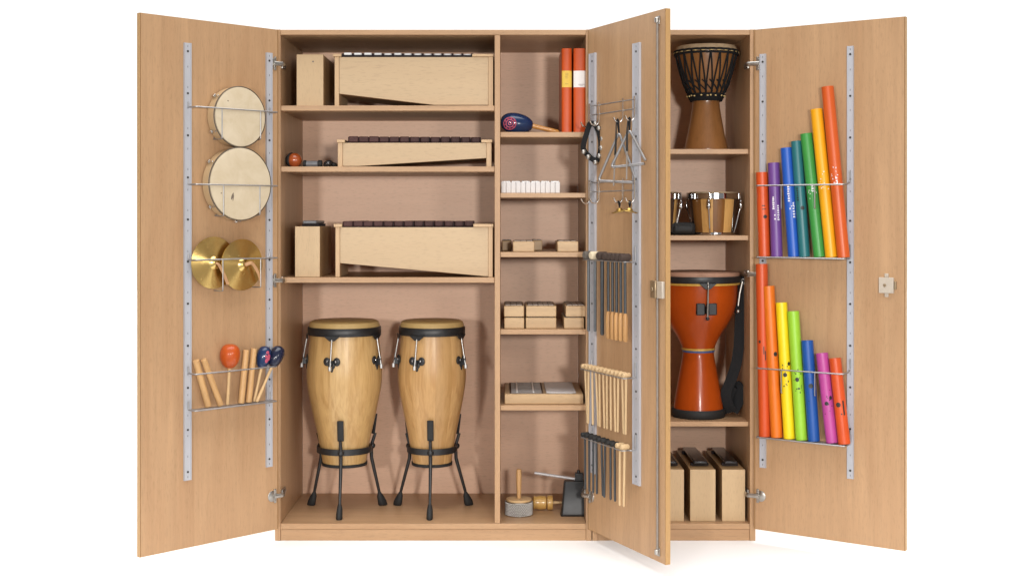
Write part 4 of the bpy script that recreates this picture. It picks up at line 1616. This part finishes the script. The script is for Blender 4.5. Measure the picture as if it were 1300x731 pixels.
# diagonal weave low on the bowl
for k in range(NN):
    a0 = 2 * math.pi * k / NN
    pts = []
    for j in range(7):
        q = j / 6
        z = zz_(104) + (zz_(118) - zz_(104)) * q
        an = a0 + q * 2 * math.pi / NN * 1.6
        pts.append(base + V(((rad_at(z) + .007) * math.cos(an), (rad_at(z) + .007) * math.sin(an), z)))
    m.tube(pts, .0028, 6)
part('rope_lacing', m, [black_cloth], o)
m = MB()
for k in range(22):
    a = 2 * math.pi * (k + .3 * math.sin(k * 1.7)) / 22
    d = V((math.cos(a), math.sin(a), 0))
    m.ellip(base + d * .0755 + UP * (zl + .003 + .001 * math.sin(k * 3)), d * .003, d.cross(UP) * .0045, UP * .003, 8, 6)
for k in range(26):
    a = 2 * math.pi * (k + .5) / 26
    d = V((math.cos(a), math.sin(a), 0))
    m.ellip(base + d * .1300 + UP * zz_(68.5), d * .002, d.cross(UP) * .009, UP * .0017, 8, 6)
part('knots', m, [gold_cord], o)

# bongos
yc = 5.16
s = yc / F
zs = SR[1]
o = thing('bongos', 'pair of bongos with striped staves and chrome rims', 'bongos', (X(885, yc), yc, zs))
def bongo(px, k, nlug, a_off):
    xc = X(px, yc); base = V((xc, yc, 0))
    zt = Z(245.5, yc); z0 = zs + .0008
    rt, rb = .0945 * k, .077 * k
    H = zt - .012 - z0
    prof = [(0, z0), (rb, z0)] + [(rb + (rt - rb) * (q / 8) ** .8, z0 + H * q / 8) for q in range(1, 9)] + [(rt, zt - .002), (0, zt - .002)]
    mats = [stave_light, stave_dark, stave_black]
    pat = [1, 0, 2, 0, 1, 2, 0, 1, 0, 2, 1, 0]
    part('shell', MB().lathe(prof, base, UP, 72, mfun=lambda i, j: pat[((j - 52 + a_off) // 6) % 12]), mats, o)
    part('drum_head', MB().lathe([(rt + .004, zt - .010), (rt + .004, zt + .001), (rt - .004, zt + .005), (0, zt + .006)], base, UP, 56), [skin_goat], o)
    R_ = rt + .012
    part('rim', MB().lathe([(rt + .002, zt - .024), (R_ - .003, zt - .024), (R_, zt - .022), (R_, zt - .002), (R_ - .002, zt), (rt + .0045, zt), (rt + .002, zt - .024)], base, UP, 64), [chrome], o)
    part('bottom_rim', MB().lathe([(rb * .98, z0 - .0004), (rb + .006, z0 - .0004), (rb + .007, z0 + .004), (rb + .006, z0 + .010), (rb + .001, z0 + .011), (rb * .98, z0)], base, UP, 64), [chrome], o)
    for a in nlug:
        d = V((math.sin(R(a)), -math.cos(R(a)), 0))
        m = MB()
        p0 = base + d * (R_ + .004) + UP * (zt - .002); p1 = base + d * (R_ + .005) + UP * (zt - .05)
        m.tube(fillet([base + d * (R_ - .002) + UP * (zt - .001), p0 + UP * .004, p1], .004), .0026, 8)
        m.ellip(p1 + UP * .004, d * .007, d.cross(UP) * .0075, UP * .020, 14, 10)
        m.tube([base + d * (rb + .004) + UP * (z0 + .006), base + d * (rb + .012) + UP * (z0 + .03), p1], .0026, 8)
        m.ball(p1 - UP * .004, .0088, 12)
        part('tuning_lug', m, [chrome], o)
bongo(905.5, 1.0, (-18, 64, 155, 240), 0)
bongo(834, .88, (62, 0, -60, 180), 6)
m = MB().box(X(848, yc), X(881, yc), yc - .050, yc + .045, zs + .0006, zs + .050)
m.cyl(V((X(853, yc), yc - .052, zs + .022)), V((X(877, yc), yc - .052, zs + .022)), .019, 20, edge=.005)
part('bridge_block', m, [black_rubber], o, .014)

# orange djembe with strap
yc = 5.17
s = yc / F
xc = X(886.5, yc); base = V((xc, yc, 0))
zs = SR[2]
o = thing('djembe', 'glossy orange djembe with black rim, foot and hanging strap', 'djembe', (xc, yc, zs), None, 'djembes in the narrow cabinet')
def zz_(p): return Z(p, yc)
prof = [(.0985, zz_(521)), (.091, zz_(503)), (.0765, zz_(477)), (.064, zz_(455)), (.0605, zz_(447)), (.063, zz_(441)), (.077, zz_(430)), (.102, zz_(417)), (.130, zz_(403)), (.147, zz_(388)), (.1525, zz_(374)), (.1535, zz_(361)), (.1535, zz_(352))]
body = smooth_prof(prof)
part('shell', MB().lathe([(0, zz_(521) - .002), (.0985, zz_(521) - .002)] + body + [(0, zz_(352))], base, UP, 80), [djembe_paint], o)
part('foot', MB().lathe([(0, zs + .0006), (.102, zs + .0006), (.106, zs + .006), (.1055, zz_(519)), (.101, zz_(517)), (.098, zz_(517))], base, UP, 64), [black_rubber], o)
part('drum_head', MB().lathe([(.163, zz_(352)), (.163, zz_(346.5)), (.159, zz_(344.8)), (.135, zz_(344)), (0, zz_(343.5))], base, UP, 72), [skin_brown], o)
part('rim', MB().lathe([(.154, zz_(357.5)), (.166, zz_(357.5)), (.1685, zz_(356)), (.1685, zz_(351)), (.1675, zz_(349.5)), (.1632, zz_(349.5)), (.154, zz_(357.5))], base, UP, 80), [black_steel], o)
part('gold_band', MB().lathe([(.1540, zz_(360.8)), (.1625, zz_(360.4)), (.164, zz_(358.0)), (.154, zz_(358))], base, UP, 80), [gold], o)
m = MB()
m.lathe([(.064, zz_(443.6)), (.0655, zz_(443)), (.0668, zz_(441.2)), (.066, zz_(440.8))], base, UP, 56, 0)
m.lathe([(.0618, zz_(446.2)), (.0628, zz_(446)), (.0645, zz_(443.9)), (.064, zz_(443.7))], base, UP, 56, 1)
part('waist_band', m, [gold, blue_stripe], o)
a = -12
d = V((math.sin(R(4)), -math.cos(R(4)), 0)); e = V((math.cos(R(4)), math.sin(R(4)), 0))
for ang, vis in ((4, 1), (97, 0), (-95, 0), (180, 0)):
    d = V((math.sin(R(ang)), -math.cos(R(ang)), 0)); e = V((math.cos(R(ang)), math.sin(R(ang)), 0))
    zc = zz_(389.5)
    c = base + d * .1475 + UP * zc
    m = MB()
    m.obox(c - e * .040 - UP * .022 - d * .012, e * .034, UP * .046, d * .016)
    m.obox(c + e * .006 - UP * .022 - d * .012, e * .034, UP * .046, d * .016)
    m.obox(c - e * .0055 - UP * .018 - d * .006, e * .011, UP * .038, d * .018)
    part('lug_plate', m, [black_steel], o, .004)
    m = MB()
    rim = base + d * .167
    m.prism([rim + e * .034 + UP * zz_(357.4), rim - e * .034 + UP * zz_(357.4), rim - e * .008 + UP * zz_(364.5), rim + e * .008 + UP * zz_(364.5)], d * .005)
    part('rim_ear', m, [black_steel], o, .001)
    m = MB()
    m.tube(fillet([base + d * .169 + UP * zz_(356), base + d * .176 + UP * zz_(360), base + d * .174 + UP * zz_(364), c + d * .016 - UP * .030], .006), .0034, 10)
    m.ball(c + d * .016 - UP * .034, .0075, 12, 1)
    part('tension_rod', m, [dull_steel, black_steel], o)
m = MB()
ys = 5.13
path = [(938, 352), (942, 362), (941, 385), (939.5, 410), (938, 440), (935, 462), (928, 482), (920.5, 500), (925, 515), (930, 522)]
pts = [W(px, py, ys) for px, py in path]
m.tube(fillet(pts, .05), .023, 8, flat=((1, -.45, 0), .12))
pts = [W(px, py, ys + .02) for px, py in ((930, 522), (938, 508), (937, 490), (931, 486), (925, 498), (921, 514), (924, 524))]
m.tube(fillet(pts, .05), .025, 8, flat=((.9, -.4, 0), .2))
part('strap', m, [black_cloth], o)
m = MB()
m.tube([W(942.5, 357, ys - .02), W(939, 372, ys - .02), W(937, 388, ys - .02)], .004, 8)
m.ball(W(937, 395, ys - .02), .008, 12)
m.tube(arc_pts(W(944, 357, ys - .01), V((1, 0, 0)), UP, .009, 0, 2 * math.pi, 14), .0025, 6)
part('strap_buckle', m, [dull_steel], o)

# ---------------------------------------------------------------- light
world = bpy.data.worlds.new('World'); bpy.context.scene.world = world
world.use_nodes = True
nt = world.node_tree; nt.nodes.clear()
out = nt.nodes.new('ShaderNodeOutputWorld'); bg = nt.nodes.new('ShaderNodeBackground')
tc = nt.nodes.new('ShaderNodeTexCoord'); sep = nt.nodes.new('ShaderNodeSeparateXYZ')
nt.links.new(tc.outputs['Generated'], sep.inputs[0])
mr = nt.nodes.new('ShaderNodeMapRange'); mr.interpolation_type = 'SMOOTHSTEP'
mr.inputs['From Min'].default_value = 0.05; mr.inputs['From Max'].default_value = .55
mr.inputs['To Min'].default_value = .30; mr.inputs['To Max'].default_value = 1.15
nt.links.new(sep.outputs['Y'], mr.inputs[0])
mz = nt.nodes.new('ShaderNodeMapRange'); mz.interpolation_type = 'SMOOTHSTEP'
mz.inputs['From Min'].default_value = .70; mz.inputs['From Max'].default_value = .86
mz.inputs['To Min'].default_value = 0; mz.inputs['To Max'].default_value = 4.6
nt.links.new(sep.outputs['Z'], mz.inputs[0])
ad = nt.nodes.new('ShaderNodeMath'); ad.operation = 'ADD'
nt.links.new(mr.outputs[0], ad.inputs[0]); nt.links.new(mz.outputs[0], ad.inputs[1])
nt.links.new(ad.outputs[0], bg.inputs['Strength'])
bg.inputs['Color'].default_value = (1, 1, 1, 1)
nt.links.new(bg.outputs[0], out.inputs[0])


def softbox(name, loc, target, size, power, col=(1, .97, .93)):
    l = bpy.data.lights.new(name, 'AREA'); l.shape = 'SQUARE'; l.size = size; l.energy = power; l.color = col
    o = bpy.data.objects.new(name, l); C.objects.link(o)
    o.location = loc
    o.rotation_euler = (V(target) - V(loc)).to_track_quat('-Z', 'Y').to_euler()
    return o


softbox('softbox_lamp', (.82, -1.0, 1.48), (0, 5.2, 1.1), .32, 140)
softbox('softbox_lamp', (1.22, 2.3, 1.45), (.1, 5.2, 1.1), .28, 11.5)
softbox('softbox_lamp', (-1.7, -1.0, 1.40), (0, 5.2, 1.1), .32, 90)

# ---------------------------------------------------------------- camera and view
cam = bpy.data.cameras.new('camera'); co = bpy.data.objects.new('camera', cam); C.objects.link(co)
co.location = (0, 0, CH); co.rotation_euler = (R(90), 0, 0)
cam.sensor_width = 36; cam.lens = F / 1300 * 36
cam.shift_x = (650 - VX) / 1300; cam.shift_y = -(365.5 - VY) / 1300
cam.clip_end = 200
sc_ = bpy.context.scene
sc_.camera = co
vs_ = sc_.view_settings
vs_.view_transform = 'Standard'; vs_.look = 'None'; vs_.exposure = 0; vs_.gamma = 1
